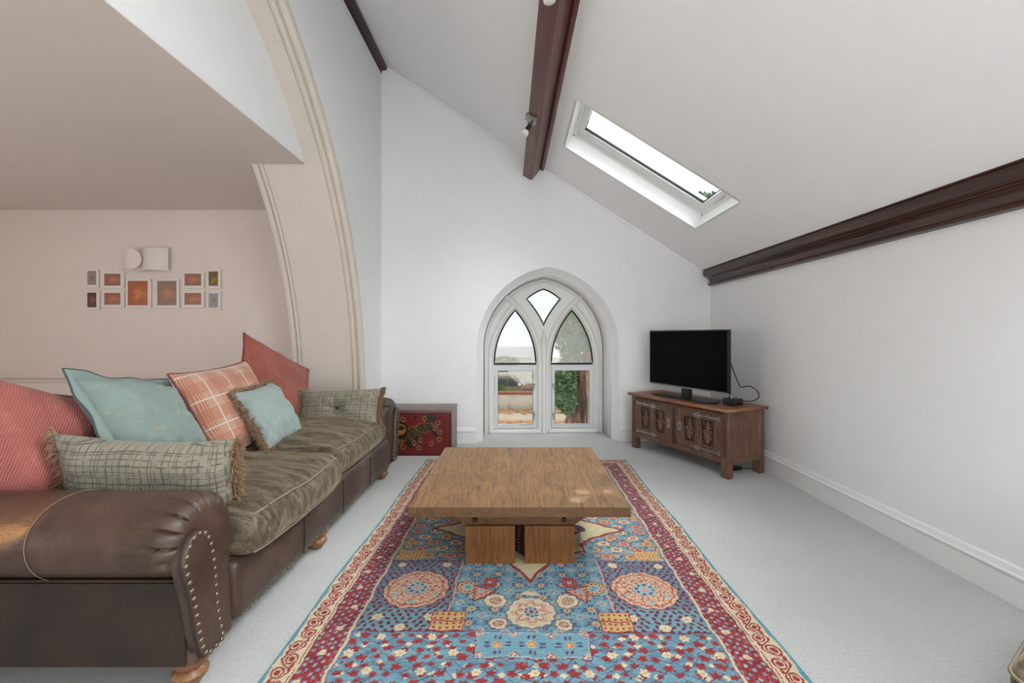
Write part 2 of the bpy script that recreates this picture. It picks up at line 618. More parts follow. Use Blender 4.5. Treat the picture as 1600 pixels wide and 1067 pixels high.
t, uv, c = fabric_base('orange_glen_check', C(182, 142, 122), 0.07, 12)
fx = lines(t, uv, 0.012, 0.006, 0); fy = lines(t, uv, 0.012, 0.006, 1)
bx = lines(t, uv, 0.16, 0.07, 0); by = lines(t, uv, 0.16, 0.07, 1, 0.3)
fine = t.math('MAXIMUM', t.math('MULTIPLY', fx, bx), t.math('MULTIPLY', fy, by))
wx = lines(t, uv, 0.16, 0.008, 0, 0.3); wy = lines(t, uv, 0.16, 0.008, 1, 0.55)
c = t.mix(t.math('MULTIPLY', fine, 0.75), c, C(158, 92, 70))
c = t.mix(t.math('MULTIPLY', t.math('MAXIMUM', wx, wy), 0.65), c, C(196, 200, 190))
t.base(c)
t.bump(t.noise(uv, 420, 2), 0.3, 0.002)
M['plaid'] = t.m

t, uv, c = fabric_base('grey_green_tweed', C(142, 135, 119), 0.10, 14)
br = t.noise(t.coord('UV', (1, 1, 1)), 30, 3, 0.6)
gx = lines(t, uv, 0.026, 0.0035, 0, 0.1, 0.02); gy = lines(t, uv, 0.023, 0.0035, 1, 0.4, 0.02)
gx2 = lines(t, uv, 0.041, 0.003, 0, 0.5, 0.03); gy2 = lines(t, uv, 0.037, 0.003, 1, 0.7, 0.03)
g = t.math('MAXIMUM', t.math('MAXIMUM', gx, gy), t.math('MAXIMUM', gx2, gy2))
g = t.math('MULTIPLY', g, t.ramp(br, [(0.36, (0, 0, 0, 1)), (0.5, (1, 1, 1, 1))]))
c = t.mix(t.math('MULTIPLY', g, 0.72), c, C(66, 70, 60))
t.base(c)
t.bump(t.noise(uv, 300, 3), 0.4, 0.003)
M['tweed'] = t.m
M['fringe'] = plain('tan_brush_fringe', C(140, 112, 86), 0.85, vary=0.35, scale=70)
M['button'] = plain('dark_green_button', C(44, 50, 42), 0.6, vary=0.1)


def glass_mat(name, rough=0.0, tint=(1, 1, 1, 1), frosted=False):
    t = NT(name)
    t.t.nodes.remove(t.p)
    if frosted:
        g = t.n('ShaderNodeBsdfRefraction')
        g.inputs['Roughness'].default_value = rough
        g.inputs['IOR'].default_value = 1.12
        g.inputs['Color'].default_value = tint
        tr = t.n('ShaderNodeBsdfTranslucent')
        tr.inputs['Color'].default_value = (0.92, 0.95, 0.96, 1)
        mx = t.n('ShaderNodeMixShader')
        mx.inputs[0].default_value = 0.18
        t.l(g.outputs[0], mx.inputs[1]); t.l(tr.outputs[0], mx.inputs[2])
        t.l(mx.outputs[0], t.out.inputs['Surface'])
    else:
        tr = t.n('ShaderNodeBsdfTransparent')
        tr.inputs['Color'].default_value = tint
        gl = t.n('ShaderNodeBsdfGlossy')
        gl.inputs['Roughness'].default_value = 0.02
        mx = t.n('ShaderNodeMixShader')
        mx.inputs[0].default_value = 0.035
        t.l(tr.outputs[0], mx.inputs[1]); t.l(gl.outputs[0], mx.inputs[2])
        t.l(mx.outputs[0], t.out.inputs['Surface'])
    return t.m


M['glass'] = glass_mat('clear_glass', tint=(0.97, 0.99, 0.98, 1))
M['frost'] = glass_mat('misted_glass', 0.11, (0.97, 0.98, 0.98, 1), True)


def attr_mat(name, rough=0.9, bump=0.4, sheen=0.0, spec=0.1, fuzz=0.12, bscale=380):
    """colour woven or painted into the piece: read from its own colour attribute"""
    t = NT(name)
    at = t.n('ShaderNodeAttribute', attribute_name='dye')
    v = t.coord('Object')
    f = t.noise(v, bscale, 2, 0.7)
    f2 = t.noise(t.coord('Object', (3, 40, 1)), 6, 3, 0.7)
    c = t.mix(fuzz, at.outputs['Color'], t.ramp(f2, [(0.3, (0.25, 0.25, 0.25, 1)), (0.7, (1, 1, 1, 1))]), 'MULTIPLY')
    t.base(c).set(Roughness=rough)
    t.p.inputs['Specular IOR Level'].default_value = spec
    t.p.inputs['Sheen Weight'].default_value = sheen
    if bump: t.bump(f, bump, 0.004)
    return t.m


M['rug'] = attr_mat('woven_rug', 0.95, 0.5, 0.1, 0.08, 0.45)
M['lacquer_art'] = attr_mat('painted_red_lacquer', 0.45, 0.1, 0.0, 0.4, 0.3)
M['lacquer'] = plain('sheen_rose_lacquer', C(116, 92, 88), 0.38, vary=0.2, scale=9)  # grey-pink sheen of dark red-brown lacquer put into the base colour
# ------------------------------------------------------------------ the room shell
XL, XLR, XR = -1.476, -2.12, 2.235          # left wall (both faces) and right wall
CZ = lambda x: 3.2695 - 0.625 * x            # sloping ceiling
WT = math.atan(0.05)                         # the end wall stands slightly askew
WBM = Matrix.Translation((0.375, 5.036, 0)) @ Matrix.Rotation(WT, 4, 'Z')
wb3 = lambda a, b, c: WBM @ Vector((a, c, b))
YB = lambda x: 5.036 + 0.05 * (x - 0.375)


def struct(o):
    o['kind'] = 'structure'
    return o


struct(box('floor', -6.75, 2.5, -2.75, 5.70, -0.12, 0.0, M['carpet']))


def arch_pts(hw, c, zs, z0, n=24, cx=0.0):
    R = hw + c
    a1 = math.acos(-c / R)
    L = [(cx - hw, z0)] if z0 < zs - 1e-6 else []
    for i in range(n + 1):
        th = PI + (a1 - PI) * i / n
        L.append((cx + c + R * math.cos(th), zs + R * math.sin(th)))
    Rr = [(2 * cx - x, z) for x, z in L[:-1]][::-1]
    return L + Rr


AO = arch_pts(0.805, 0.125, 1.045, 0.0)
AI = arch_pts(0.739, 0.125, 1.045, 0.0)
top = lambda a: CZ(0.375 + a) + 0.12


def wall_outline(hole):
    return [(-1.97, 0.0)] + hole + [(2.0, 0.0), (2.0, top(2.0)), (-1.97, top(-1.97))]


wback = struct(plate('wall_back', [wall_outline(AO)], 0.08, M['wall'], to3d=wb3))
wb_rev = plate('wall_reveal', [wall_outline(AI)], 0.56, M['wall'], parent=wback, to3d=lambda a, b, c: wb3(a, b, c + 0.08))
ch = [[wb3(a, b, 0.0) for a, b in AO], [wb3(a, b, 0.085) for a, b in AI]]
loft('reveal_chamfer', ch, M['gloss_white'], parent=wback, closed_ring=False, cap=False, angle=50)
# slim plaster bead where end wall meets the slope
bm = bmesh.new()
for a0, a1 in ((-1.80, -0.27), (-0.02, 1.74)):
    p = [wb3(a, top(a) - 0.12 + dz, c) for a in (a0, a1) for dz, c in ((-0.022, -0.012), (0.05, -0.012), (0.05, 0.01), (-0.022, 0.01))]
    bm_loft(bm, [p[:4], p[4:]])
struct(bmobj('trim_3', bm, M['ceil']))

# left wall with the tall pointed arch
ARC = (1.073, 0.589)
R0 = 3.2357
YM = 1.8


def big_arch(rho, n=40):
    R = R0 + rho
    ta = math.acos((YM - ARC[0]) / R)
    pts = [(ARC[0] + R, 0.0)]
    for i in range(n + 1):
        th = ta * i / n
        pts.append((ARC[0] + R * math.cos(th), ARC[1] + R * math.sin(th)))
    return pts + [(2 * YM - y, z) for y, z in pts[:-1]][::-1]


wl3 = lambda a, b, c: Vector((XLR + c, a, b))
hole = big_arch(0.03)
wleft = struct(plate('wall_left', [[(5.35, 0.0), (5.35, 4.30), (-2.75, 4.30), (-2.75, 0.0)] + hole[::-1]], XL - XLR, M['wall'], to3d=wl3))
prof = [(XL - 0.02, 0.07), (XL + 0.014, 0.068), (XL + 0.016, 0.05), (XL + 0.010, 0.036), (XL + 0.016, 0.030), (XL + 0.020, 0.014), (XL + 0.012, 0.0),
        (XL - 0.004, -0.006), (XL - 0.020, -0.004), (XL - 0.030, 0.006), (XL - 0.034, 0.018), (XL - 0.042, 0.018), (XL - 0.048, 0.002),
        (XL - 0.062, -0.006), (XL - 0.078, -0.002), (XL - 0.084, 0.012), (XL - 0.092, 0.012), (XL - 0.094, 0.004),
        (XLR + 0.082, 0.004), (XLR + 0.080, 0.012), (XLR + 0.074, 0.012), (XLR + 0.070, 0.0), (XLR + 0.052, -0.004), (XLR + 0.044, 0.004),
        (XLR + 0.042, 0.016), (XLR + 0.034, 0.016), (XLR + 0.030, 0.0), (XLR + 0.010, -0.008), (XLR - 0.012, 0.0), (XLR - 0.014, 0.06), (XLR + 0.01, 0.06)]
bm = bmesh.new()
rings = [[Vector((x, y, z)) for y, z in big_arch(r, 64)] for x, r in prof]
bm_loft(bm, rings, closed_ring=False, cap=False)
bmobj('arch_moulding', bm, M['arch'], parent=wleft, smooth=True, angle=24)

# right wall, wall behind the camera with a wide unseen opening added for light
struct(box('wall_right', XR, XR + 0.15, -2.75, 5.4, 0.0, 2.05, M['wall']))
wf3 = lambda a, b, c: Vector((a, -2.5 - c, b))
op = [[(-1.15, 0.45), (1.55, 0.45), (1.55, 2.25), (-1.15, 2.25)]]
struct(plate('wall_front', [[(XL - 0.1, 0.0), (XR + 0.1, 0.0), (XR + 0.1, 1.95), (XL - 0.1, 4.3)]] + op, 0.2, M['wall'], to3d=wf3))


# sloping ceiling with the visible roof-light opening and an added one
def slope_box(bm, x0, x1, y0, y1, t=0.30):
    n = Vector((0.625, 0, 1)).normalized() * t
    b = [Vector((x, y, CZ(x))) for x, y in ((x0, y0), (x1, y0), (x1, y1), (x0, y1))]
    vs = [bm.verts.new(p) for p in b] + [bm.verts.new(p + n) for p in b]
    for f in ((0, 3, 2, 1), (4, 5, 6, 7), (0, 1, 5, 4), (1, 2, 6, 5), (2, 3, 7, 6), (3, 0, 4, 7)):
        bm.faces.new([vs[i] for i in f])


SKX0, SKX1, SKY0, SKY1 = 0.468, 1.70, 3.39, 4.23
bm = bmesh.new()
slope_box(bm, -2.2, SKX0, -2.8, 5.75)
slope_box(bm, SKX1, 2.55, -2.8, 5.75)
slope_box(bm, SKX0, SKX1, SKY1, 5.75)
RL0, RL1 = -0.15, 0.69                       # unseen copy of the roof light, added for a fill lamp
slope_box(bm, SKX0, SKX1, RL1, SKY0)
slope_box(bm, SKX0, SKX1, -2.8, RL0)
struct(bmobj('ceiling', bm, M['ceil']))

# skirting boards
bprof = [(0.0, 0.0), (0.020, 0.0), (0.020, 0.125), (0.026, 0.130), (0.026, 0.136), (0.019, 0.142), (0.016, 0.152), (0.013, 0.162), (0.012, 0.166), (0.006, 0.172), (0.0, 0.174)]


def skirting(name, fn, ends):
    rings = [[fn(s, d, z) for d, z in bprof] for s in ends]
    return struct(loft(name, rings, M['gloss_white'], angle=25))


skirting('baseboard_right', lambda s, d, z: Vector((XR - d, s, z)), (5.16, -2.5))
skirting('baseboard_back', lambda s, d, z: wb3(s, z, -d), (-1.86, -0.806))
sk = skirting('baseboard_end', lambda s, d, z: wb3(s, z, -d), (0.806, 1.87))

# dark mouldings along both eaves, and the purlin
cprof = [(2.125, 1.960), (2.125, 1.934), (2.139, 1.929), (2.139, 1.919), (2.130, 1.913), (2.131, 1.892), (2.139, 1.870), (2.150, 1.860),
         (2.166, 1.858), (2.170, 1.852), (2.184, 1.846), (2.198, 1.830), (2.205, 1.810), (2.206, 1.790), (2.194, 1.785), (2.188, 1.773),
         (2.193, 1.761), (2.210, 1.756), (2.245, 1.756), (2.245, 1.90)]
struct(loft('trim_1', [[Vector((x, y, z)) for x, z in cprof] for y in (5.085, -2.5)], M['mahogany'], angle=20))
lprof = [(-1.49, 4.24), (-1.49, 4.075), (-1.470, 4.080), (-1.468, 4.100), (-1.458, 4.112), (-1.440, 4.112), (-1.428, 4.116), (-1.414, 4.118), (-1.410, 4.135), (-1.410, 4.20)]
struct(loft('trim_2', [[Vector((x, y, z)) for x, z in lprof] for y in (4.93, -2.5)], M['mahogany'], angle=20))
pprof = [(0.086, 2.992), (0.151, 2.9475), (0.188, 2.940), (0.197, 2.952), (0.282, 3.062), (0.288, 3.050), (0.302, 3.042), (0.316, 3.044), (0.326, 3.056), (0.335, 3.12), (0.22, 3.20)]
beam = loft('roof_beam', [[Vector((x - 0.0157 * (y - 5.03), y, z)) for x, z in pprof] for y in (5.05, -2.5)], M['purlin'], angle=15)
struct(beam)

# ------------------------------------------------------------------ the pointed window
win = empty('window_1', (0.375, 5.036, 0), (0, 0, WT), kind='structure')
win['label'] = 'white pointed arch window with two lancets over casements in the end wall'
wl = lambda a, b, c: Vector((a, 0.50 + c, b))


def lancet(sgn, off=0.0, n=18):
    p = arch_pts(0.2575 + off, 0.717, 0.8465 - off, 0.8465 - off, n)
    return [(a + sgn * 0.352, b) for a, b in p]


def diamond(off=0.0):
    cx, cz, R = 1.069, 0.8465, 1.173 - off
    a0 = math.atan2(1.649 - cz, 0.205 - cx); a1 = math.atan2(1.315 - cz, 0.0 - cx)
    low = [(cx + R * math.cos(a0 + (a1 - a0) * i / 10), cz + R * math.sin(a0 + (a1 - a0) * i / 10)) for i in range(11)]
    low[-1] = (0.0, low[-1][1])
    up = [(0.0, 1.768 + off)]
    for i in range(1, 6):
        f = i / 6
        up.append((low[0][0] * f, 1.768 + off + (low[0][1] - 1.768 - off) * f + 0.016 * math.sin(PI * f)))
    right = up + low
    left = [(-a, b) for a, b in right[1:-1]][::-1]
    return right + left


def rect(a0, a1, b0, b1):
    return [(a0, b0), (a1, b0), (a1, b1), (a0, b1)]


outl = arch_pts(0.752, 0.125, 1.045, 0.0)
holes = [lancet(-1), lancet(1), diamond(), rect(-0.605, -0.097, 0.055, 0.832), rect(0.097, 0.605, 0.055, 0.832)]
plate('frame', [outl] + holes, 0.07, M['frame_white'], parent=win, to3d=wl, local=True)


def rib(name, path, w, d, parent=win):
    """chamfered rib standing proud of the frame towards the room"""
    rings = []
    n = len(path)
    for i, (a, b) in enumerate(path):
        p0 = path[max(i - 1, 0)]; p1 = path[min(i + 1, n - 1)]
        t = Vector((p1[0] - p0[0], p1[1] - p0[1])).normalized()
        nx, ny = -t.y, t.x
        wi = w[i] if hasattr(w, '__len__') else w
        rings.append([Vector((a + nx * s, 0.50 - dd, b + ny * s)) for s, dd in ((-wi, -0.01), (-wi, 0.004), (-wi * 0.22, d), (wi * 0.22, d), (wi, 0.004), (wi, -0.01))])
    return loft(name, rings, M['frame_white'], parent, local=True, angle=18)


for sg in (-1, 1):
    R = 0.2575 + 0.717 + 0.048
    # arch ribs round each lancet
    for side in (-1, 1):
        cx = sg * 0.352 - side * 0.717
        path = [(cx + side * R, 0.0)]
        amax = math.acos(0.717 / R)
        for i in range(15):
            th = amax * i / 14
            path.append((cx + side * R * math.cos(th), 0.8465 + R * math.sin(th)))
        if side == -sg:
            # inner arm runs on above its lancet as tracery until it meets the outer arch
            path = path[:-1]
            th = amax
            for i in range(7):
                th = amax * (1 + i * 0.045)
                path.append((cx + side * R * math.cos(th), 0.8465 + R * math.sin(th)))
        rib('tracery_rib', path, 0.042, 0.034)
rib('mullion', [(0, 0.0), (0, 0.3), (0, 0.6), (0, 0.85), (0, 1.0), (0, 1.12), (0, 1.26)], [0.055, 0.055, 0.055, 0.055, 0.058, 0.05, 0.012], 0.055)
rim = arch_pts(0.715, 0.125, 1.045, 0.0)
rib('outer_rib', rim, 0.030, 0.030)
for sg, nm in ((-1, 'l'), (1, 'r')):
    a0, a1 = sorted((sg * 0.605, sg * 0.097))
    cs = plate('casement', [rect(a0 + 0.004, a1 - 0.004, 0.060, 0.828), rect(a0 + 0.042, a1 - 0.038, 0.098, 0.762)], 0.05, M['upvc'], parent=win,
               to3d=lambda a, b, c: Vector((a, 0.482 + c, b)), local=True)
    tube('gasket', [(a, 0.484, b) for a, b in rect(a0 + 0.042, a1 - 0.038, 0.098, 0.762)], 0.0035, M['gasket'], cs, local=True, seg=6, closed=True)
    box('pane', a0 + 0.040, a1 - 0.036, 0.505, 0.509, 0.096, 0.764, M['glass'], cs, local=True)
    hx = a1 - 0.020 if sg < 0 else a0 + 0.020
    for hz in (0.235, 0.60):
        bm = bmesh.new()
        bm_box(bm, hx - 0.009, hx + 0.009, 0.468, 0.484, hz - 0.03, hz + 0.03, 0.003)
        bm_tube(bm, [(hx, 0.470, hz), (hx - sg * 0.0, 0.452, hz), (hx + 0.006 * sg, 0.448, hz - 0.02), (hx + 0.008 * sg, 0.450, hz - 0.075)], [0.007, 0.007, 0.007, 0.005], 8)
        bmobj('handle', bm, M['chrome'], cs, local=True, smooth=True, angle=40)
    lp = lancet(sg)
    pn = plate('lancet_pane', [lancet(sg, 0.004)], 0.004, M['frost'], parent=win, to3d=lambda a, b, c: Vector((a, 0.53 + c, b)), local=True)
    tube('gasket', [(a, 0.503, b) for a, b in lp], 0.0125, M['gasket'], pn, local=True, seg=6, closed=True)
pn = plate('kite_pane', [diamond(0.003)], 0.004, M['frost'], parent=win, to3d=lambda a, b, c: Vector((a, 0.53 + c, b)), local=True)
tube('gasket', [(a, 0.503, b) for a, b in diamond()], 0.010, M['gasket'], pn, local=True, seg=6, closed=True)
for sg in (-1, 1):
    a0, a1 = sorted((sg * 0.66, sg * 0.06))
    box('sill', a0, a1, 0.44, 0.505, 0.0, 0.045, M['frame_white'], win, local=True, bevel=0.008)

# ------------------------------------------------------------------ roof light
TH = math.atan(0.625)
skc = ((SKX0 + SKX1) / 2, (SKY0 + SKY1) / 2)
sky = empty('window_2', (skc[0], skc[1], CZ(skc[0])), (0, TH, 0), kind='structure')
sky['label'] = 'white framed roof window set in the sloping ceiling'
HL, HW = (SKX1 - SKX0) / 2 / math.cos(TH), (SKY1 - SKY0) / 2
M['bright_white'] = plain('white_lining_board', C(242, 242, 240), 0.4, vary=0.005)
for nm, b in (('lining', (-HL - 0.02, -HL + 0.004, -HW, HW)), ('lining', (HL - 0.004, HL + 0.02, -HW, HW)),
              ('lining', (-HL, HL, -HW - 0.02, -HW + 0.004)), ('lining', (-HL, HL, HW - 0.004, HW + 0.02))):
    box(nm, b[0], b[1], b[2], b[3], 0.0, 0.24, M['bright_white'], sky, local=True)
fr = plate('frame', [rect(-HL + 0.003, HL - 0.003, -HW + 0.003, HW - 0.003), rect(-HL + 0.035, HL - 0.035, -HW + 0.04, HW - 0.04)], 0.09, M['bright_white'], parent=sky,
           to3d=lambda a, b, c: Vector((a, b, 0.135 + c)), local=True)
sash = plate('sash', [rect(-HL + 0.032, HL - 0.032, -HW + 0.036, HW - 0.036), rect(-HL + 0.085, HL - 0.085, -HW + 0.095, HW - 0.095)], 0.05, M['bright_white'], parent=sky,
             to3d=lambda a, b, c: Vector((a, b, 0.165 + c)), local=True)
tube('gasket', [(a, b, 0.206) for a, b in rect(-HL + 0.087, HL - 0.087, -HW + 0.097, HW - 0.097)], 0.014, M['gasket'], sash, local=True, seg=6, closed=True)
box('pane', -HL + 0.08, HL - 0.08, -HW + 0.09, HW - 0.09, 0.20, 0.205, M['glass'], sash, local=True)
for sx in (-1, 1):
    lathe('screw_cap', [(0.006, 0.0), (0.006, 0.004)], M['black'], fr, local=True, seg=10,
          mat4=Matrix.Translation((sx * (HL - 0.02), HW - 0.024, 0.130)))
bm = bmesh.new()
bm_box(bm, HL - 0.036, HL - 0.022, -0.08, 0.12, 0.140, 0.160, 0.003)
bmobj('catch_bar', bm, M['chrome'], sash, local=True)



def copy_tree(o, parent=None):
    c = o.copy()
    COL.objects.link(c)
    c.parent = parent
    for chd in list(o.children):
        copy_tree(chd, c)
    return c


sky2 = copy_tree(sky)
sky2.name = 'added_roof_window'  # unseen roof window, added to house the overhead fill lamp
sky2.location.y = (RL0 + RL1) / 2
sky2['label'] = 'unseen white framed roof window added above the viewer to hold a fill lamp'

# ------------------------------------------------------------------ side room beyond the arch
ZC = 2.583
struct(box('wall_side', -6.75, XLR - 0.0, 4.95, 5.10, 0.0, 2.9, M['pink_wall']))
struct(box('wall_outer', -6.85, -6.65, -2.75, 5.1, 0.0, 2.9, M['pink_wall']))
struct(box('wall_near', -6.75, XLR, -2.85, -2.6, 0.0, 2.9, M['pink_wall']))
struct(box('ceiling_side', -6.75, -1.70, -2.75, 5.0, ZC, ZC + 0.06, M['pink_wall']))
bk = [(y, z) for y, z in big_arch(0.015, 40) if z > ZC + 0.0]
bk = [(bk[0][0] + 0.05, ZC + 0.006)] + bk + [(bk[-1][0] - 0.05, ZC + 0.006)]
struct(plate('wall_bulkhead', [bk], 0.03, M['wall'], to3d=lambda a, b, c: Vector((-1.73 + c + 0.001, a, b))))

# radiator under the picture wall
rad = empty('radiator', (-5.0, 4.9, 0.12), label='long low white panel radiator behind the sofa under the picture frames', cat='radiator')
M['rad'] = plain('cream_radiator_enamel', C(222, 212, 204), 0.4, vary=0.01)
M['gasket_pale'] = plain('shaded_vent', C(170, 156, 148), 0.7)
box('panel', -6.3, -3.35, 4.84, 4.86, 0.12, 0.715, M['rad'], rad, bevel=0.006)
bm = bmesh.new()
x = -6.28
while x < -3.38:
    bm_box(bm, x, x + 0.020, 4.838, 4.846, 0.682, 0.690)
    x += 0.032
o = bmobj('vent_slots', bm, M['gasket_pale'], rad); o['kind'] = 'stuff'
tg = plate('top_grille', [rect(-6.3, -3.35, 4.835, 4.94)] + [rect(-6.28 + k * 0.03, -6.265 + k * 0.03, 4.855, 4.925) for k in range(97)], 0.012, M['rad'], parent=rad,
           to3d=lambda a, b, c: Vector((a, b, 0.715 + c)))
box('back_panel', -6.3, -3.35, 4.90, 4.92, 0.12, 0.70, M['rad'], rad)
for x in (-6.0, -3.65):
    box('bracket', x, x + 0.04, 4.92, 4.9495, 0.0, 0.6, M['rad'], rad)
# ------------------------------------------------------------------ sofa
sofa = empty('sofa', (-1.55, 2.7, 0), label='long brown leather and olive velvet sofa with rolled arms facing the rug', cat='sofa')
SX0, SX1 = -2.30, -1.04


M['stitch'] = plain('waxed_stitching', C(128, 108, 90), 0.7, vary=0.3, scale=200)


def arm_profile():
    """closed loop in (d, z); d runs from the seat (0) outwards"""
    L = [(0.0, 0.116), (0.0, 0.30), (0.0, 0.46)]
    for i in range(1, 97):
        th = PI * i / 96
        L.append((0.16 - 0.16 * math.cos(th), 0.525 + 0.135 * math.sin(th)))
    for i in range(1, 13):
        th = PI * 0.5 * i / 13
        L.append((0.16 + 0.16 * math.cos(th), 0.525 - 0.125 * math.sin(th)))
    L += [(0.232, 0.402), (0.226, 0.39), (0.226, 0.30), (0.228, 0.2), (0.228, 0.116)]
    return L


AP = arm_profile()      # clockwise seen with d to the right; inset handles sign below


def build_arm(yin, sgn):
    """yin: Y of the seat-side face; sgn: -1 rolls towards the camera, +1 away"""
    t = lambda d, z, x: Vector((x, yin + sgn * d, z))
    loop = AP[::-1]
    rings = [[t(d, z, SX0) for d, z in loop]]
    # creases of the leather gathered over the scroll, deepest at the front edge
    CR = [math.radians(q) for q in (44, 64, 86, 108, 131, 154, 178, 203)]
    ang = [math.atan2((z - 0.525) / 0.135, (0.16 - d) / 0.16) % (2 * PI) for d, z in loop]
    def ring(x, ins, cw):
        o_ = []
        for (d0, z0), (d, z), a in zip(loop, inset_loop(loop, ins) if ins else loop, ang):
            q = sum(math.exp(-((a - (c_ + 0.10 * (x - SX1) / 0.1)) / 0.030) ** 2) for c_ in CR) if z0 > 0.43 else 0
            q2 = sum(math.exp(-((a - (c_ + 0.11)) / 0.13) ** 2) for c_ in CR) if z0 > 0.46 else 0
            k_ = 1 - (0.11 * q - 0.035 * q2) * cw
            d, z = 0.16 + (d - 0.16) * k_, 0.525 + (z - 0.525) * k_
            o_.append(t(d, z0 if z0 < 0.12 else z, x))
        return o_
    for x, cw in ((SX0 + 0.3, 0), (SX0 + 0.6, 0), (-1.45, 0), (-1.30, 0.0), (-1.24, 0.0), (-1.20, 0.08), (-1.17, 0.25), (-1.145, 0.45), (-1.125, 0.65)):
        rings.append(ring(x, 0, cw))
    rr = 0.075
    for k in range(1, 11):
        th = PI / 2 * k / 10
        ins = rr * (1 - math.cos(th)) * 0.75
        rings.append(ring(SX1 - 0.085 + rr * math.sin(th), ins, 0.7 + 0.5 * math.sin(th)))
    arm = loft('arm', rings, M['leather'], sofa, angle=75)
    # outer side panel and the stitched seam across the roll
    side = mobj('side_panel', [t(0.230, 0.12, SX0), t(0.230, 0.12, SX1 - 0.035), t(0.230, 0.39, SX1 - 0.035), t(0.230, 0.39, SX0)], [(0, 1, 2, 3)], M['leather_side'], arm)
    sd = side.modifiers.new('solid', 'SOLIDIFY'); sd.thickness = 0.004; sd.offset = 0
    bm = bmesh.new()
    pts = [t(0.16 - 0.1615 * math.cos(th), 0.525 + 0.1365 * math.sin(th), -1.50 - 0.0 + 0.01 * math.sin(th * 2)) for th in np.linspace(0.15, PI + 0.9, 60)]
    bm_tube(bm, pts, 0.0013, 5)
    bmobj('seam', bm, M['stitch'], arm)
    # studded front panel
    P = [(0.278, 0.545), (0.303, 0.49), (0.29, 0.44), (0.253, 0.32), (0.236, 0.21), (0.203, 0.124), (0.15, 0.124), (0.100, 0.129), (0.117, 0.19), (0.135, 0.267),
         (0.145, 0.392), (0.164, 0.494), (0.185, 0.54), (0.212, 0.562), (0.25, 0.565)]
    def smooth_loop(q, it=2):
        for _ in range(it):
            o = []
            for i in range(len(q)):
                a, b = q[i], q[(i + 1) % len(q)]
                o += [(a[0] * .75 + b[0] * .25, a[1] * .75 + b[1] * .25), (a[0] * .25 + b[0] * .75, a[1] * .25 + b[1] * .75)]
            q = o
        return q
    PL = smooth_loop(P, 2)
    area2 = sum(a[0] * b[1] - b[0] * a[1] for a, b in zip(PL, PL[1:] + PL[:1]))
    if area2 < 0: PL = PL[::-1]
    rings = [[t(d, z, SX1 - 0.03) for d, z in PL], [t(d, z, SX1 - 0.002) for d, z in PL]]
    for k in range(1, 5):
        th = PI / 2 * k / 4
        rings.append([t(d, z, SX1 - 0.002 + 0.016 * math.sin(th)) for d, z in inset_loop(PL, 0.0055 * (1 - math.cos(th)) + 0.0003 * k)])
    fp = loft('front_panel', rings, M['leather'], arm, angle=60)
    tube('welt', [t(d, z, SX1 - 0.002) for d, z in PL], 0.0045, M['leather_side'], fp, seg=6, closed=True)
    me = None
    per = PL + PL[:1]
    Ls = np.cumsum([0] + [math.hypot(b[0] - a[0], b[1] - a[1]) for a, b in zip(per, per[1:])])
    ins = inset_loop(PL, 0.009)
    ins = ins + ins[:1]
    nst = int(Ls[-1] / 0.031)
    for k in range(nst):
        s = Ls[-1] * k / nst
        i = min(len(Ls) - 2, int(np.searchsorted(Ls, s, 'right') - 1))
        f = (s - Ls[i]) / max(1e-9, Ls[i + 1] - Ls[i])
        d = ins[i][0] * (1 - f) + ins[i + 1][0] * f
        z = ins[i][1] * (1 - f) + ins[i + 1][1] * f
        if me is None:
            o = lathe('stud', [(0.0001, 0.0066), (0.0038, 0.0058), (0.0070, 0.0037), (0.0085, 0.0), (0.0085, -0.004)][::-1], M['stud'], None, seg=10)
            me = o.data
        else:
            o = bpy.data.objects.new('stud', me)
            COL.objects.link(o)
        p = t(d, z, SX1 + 0.0125)
        o.matrix_basis = Matrix.Translation(p) @ Matrix.Rotation(PI / 2, 4, 'Y')
        o.parent = fp
        o.matrix_parent_inverse = full(fp).inverted()
    return arm


Y0, Y1 = 1.69, 3.69
build_arm(Y0, -1)
build_arm(Y1, 1)
# seat rail
P, F = soft_box(0.60, (Y1 - Y0) / 2 + 0.02, 0.12, 0.04, (10, 40, 8))
P[:, 0] += -1.645; P[:, 1] += (Y0 + Y1) / 2; P[:, 2] += 0.235
fr_ = P[:, 0] > -1.1
P[fr_, 0] += 0.006 * np.sin(P[fr_, 1] * 9) + 0.004
rail = mobj('seat_rail', P, F, M['leather'], sofa, smooth=True, angle=60)
bm = bmesh.new()
for y in np.arange(Y0 + 0.02, Y1, 0.027):
    bm_lathe(bm, [(0.0066, 0.0), (0.0055, 0.003), (0.002, 0.005)], 7, Matrix.Translation((-1.043, y, 0.133)) @ Matrix.Rotation(PI / 2, 4, 'Y'))
o = bmobj('stud_row', bm, M['stud'], rail, smooth=True); o['kind'] = 'stuff'
for y in (2.20, 2.70, 3.20):
    tube('seam', [(-1.036, y, 0.13), (-1.034, y + .002, 0.22), (-1.036, y, 0.33)], 0.003, M['leather_side'], rail, seg=6)
# back
rings = []
bp = [(-2.36, 0.12), (-2.36, 0.66), (-2.39, 0.69)]
for i in range(13):
    th = PI * 1.15 - PI * 1.15 * i / 12
    bp.append((-2.30 + 0.095 * math.cos(th), 0.72 + 0.075 * math.sin(th)))
bp += [(-2.185, 0.62), (-2.15, 0.48), (-2.13, 0.30), (-2.13, 0.12)]
loft('back', [[Vector((x, y, z)) for x, z in bp[::-1]] for y in (Y0 - 0.25, Y0, 2.2, 2.7, 3.2, Y1, Y1 + 0.25)], M['leather'], sofa, angle=50)


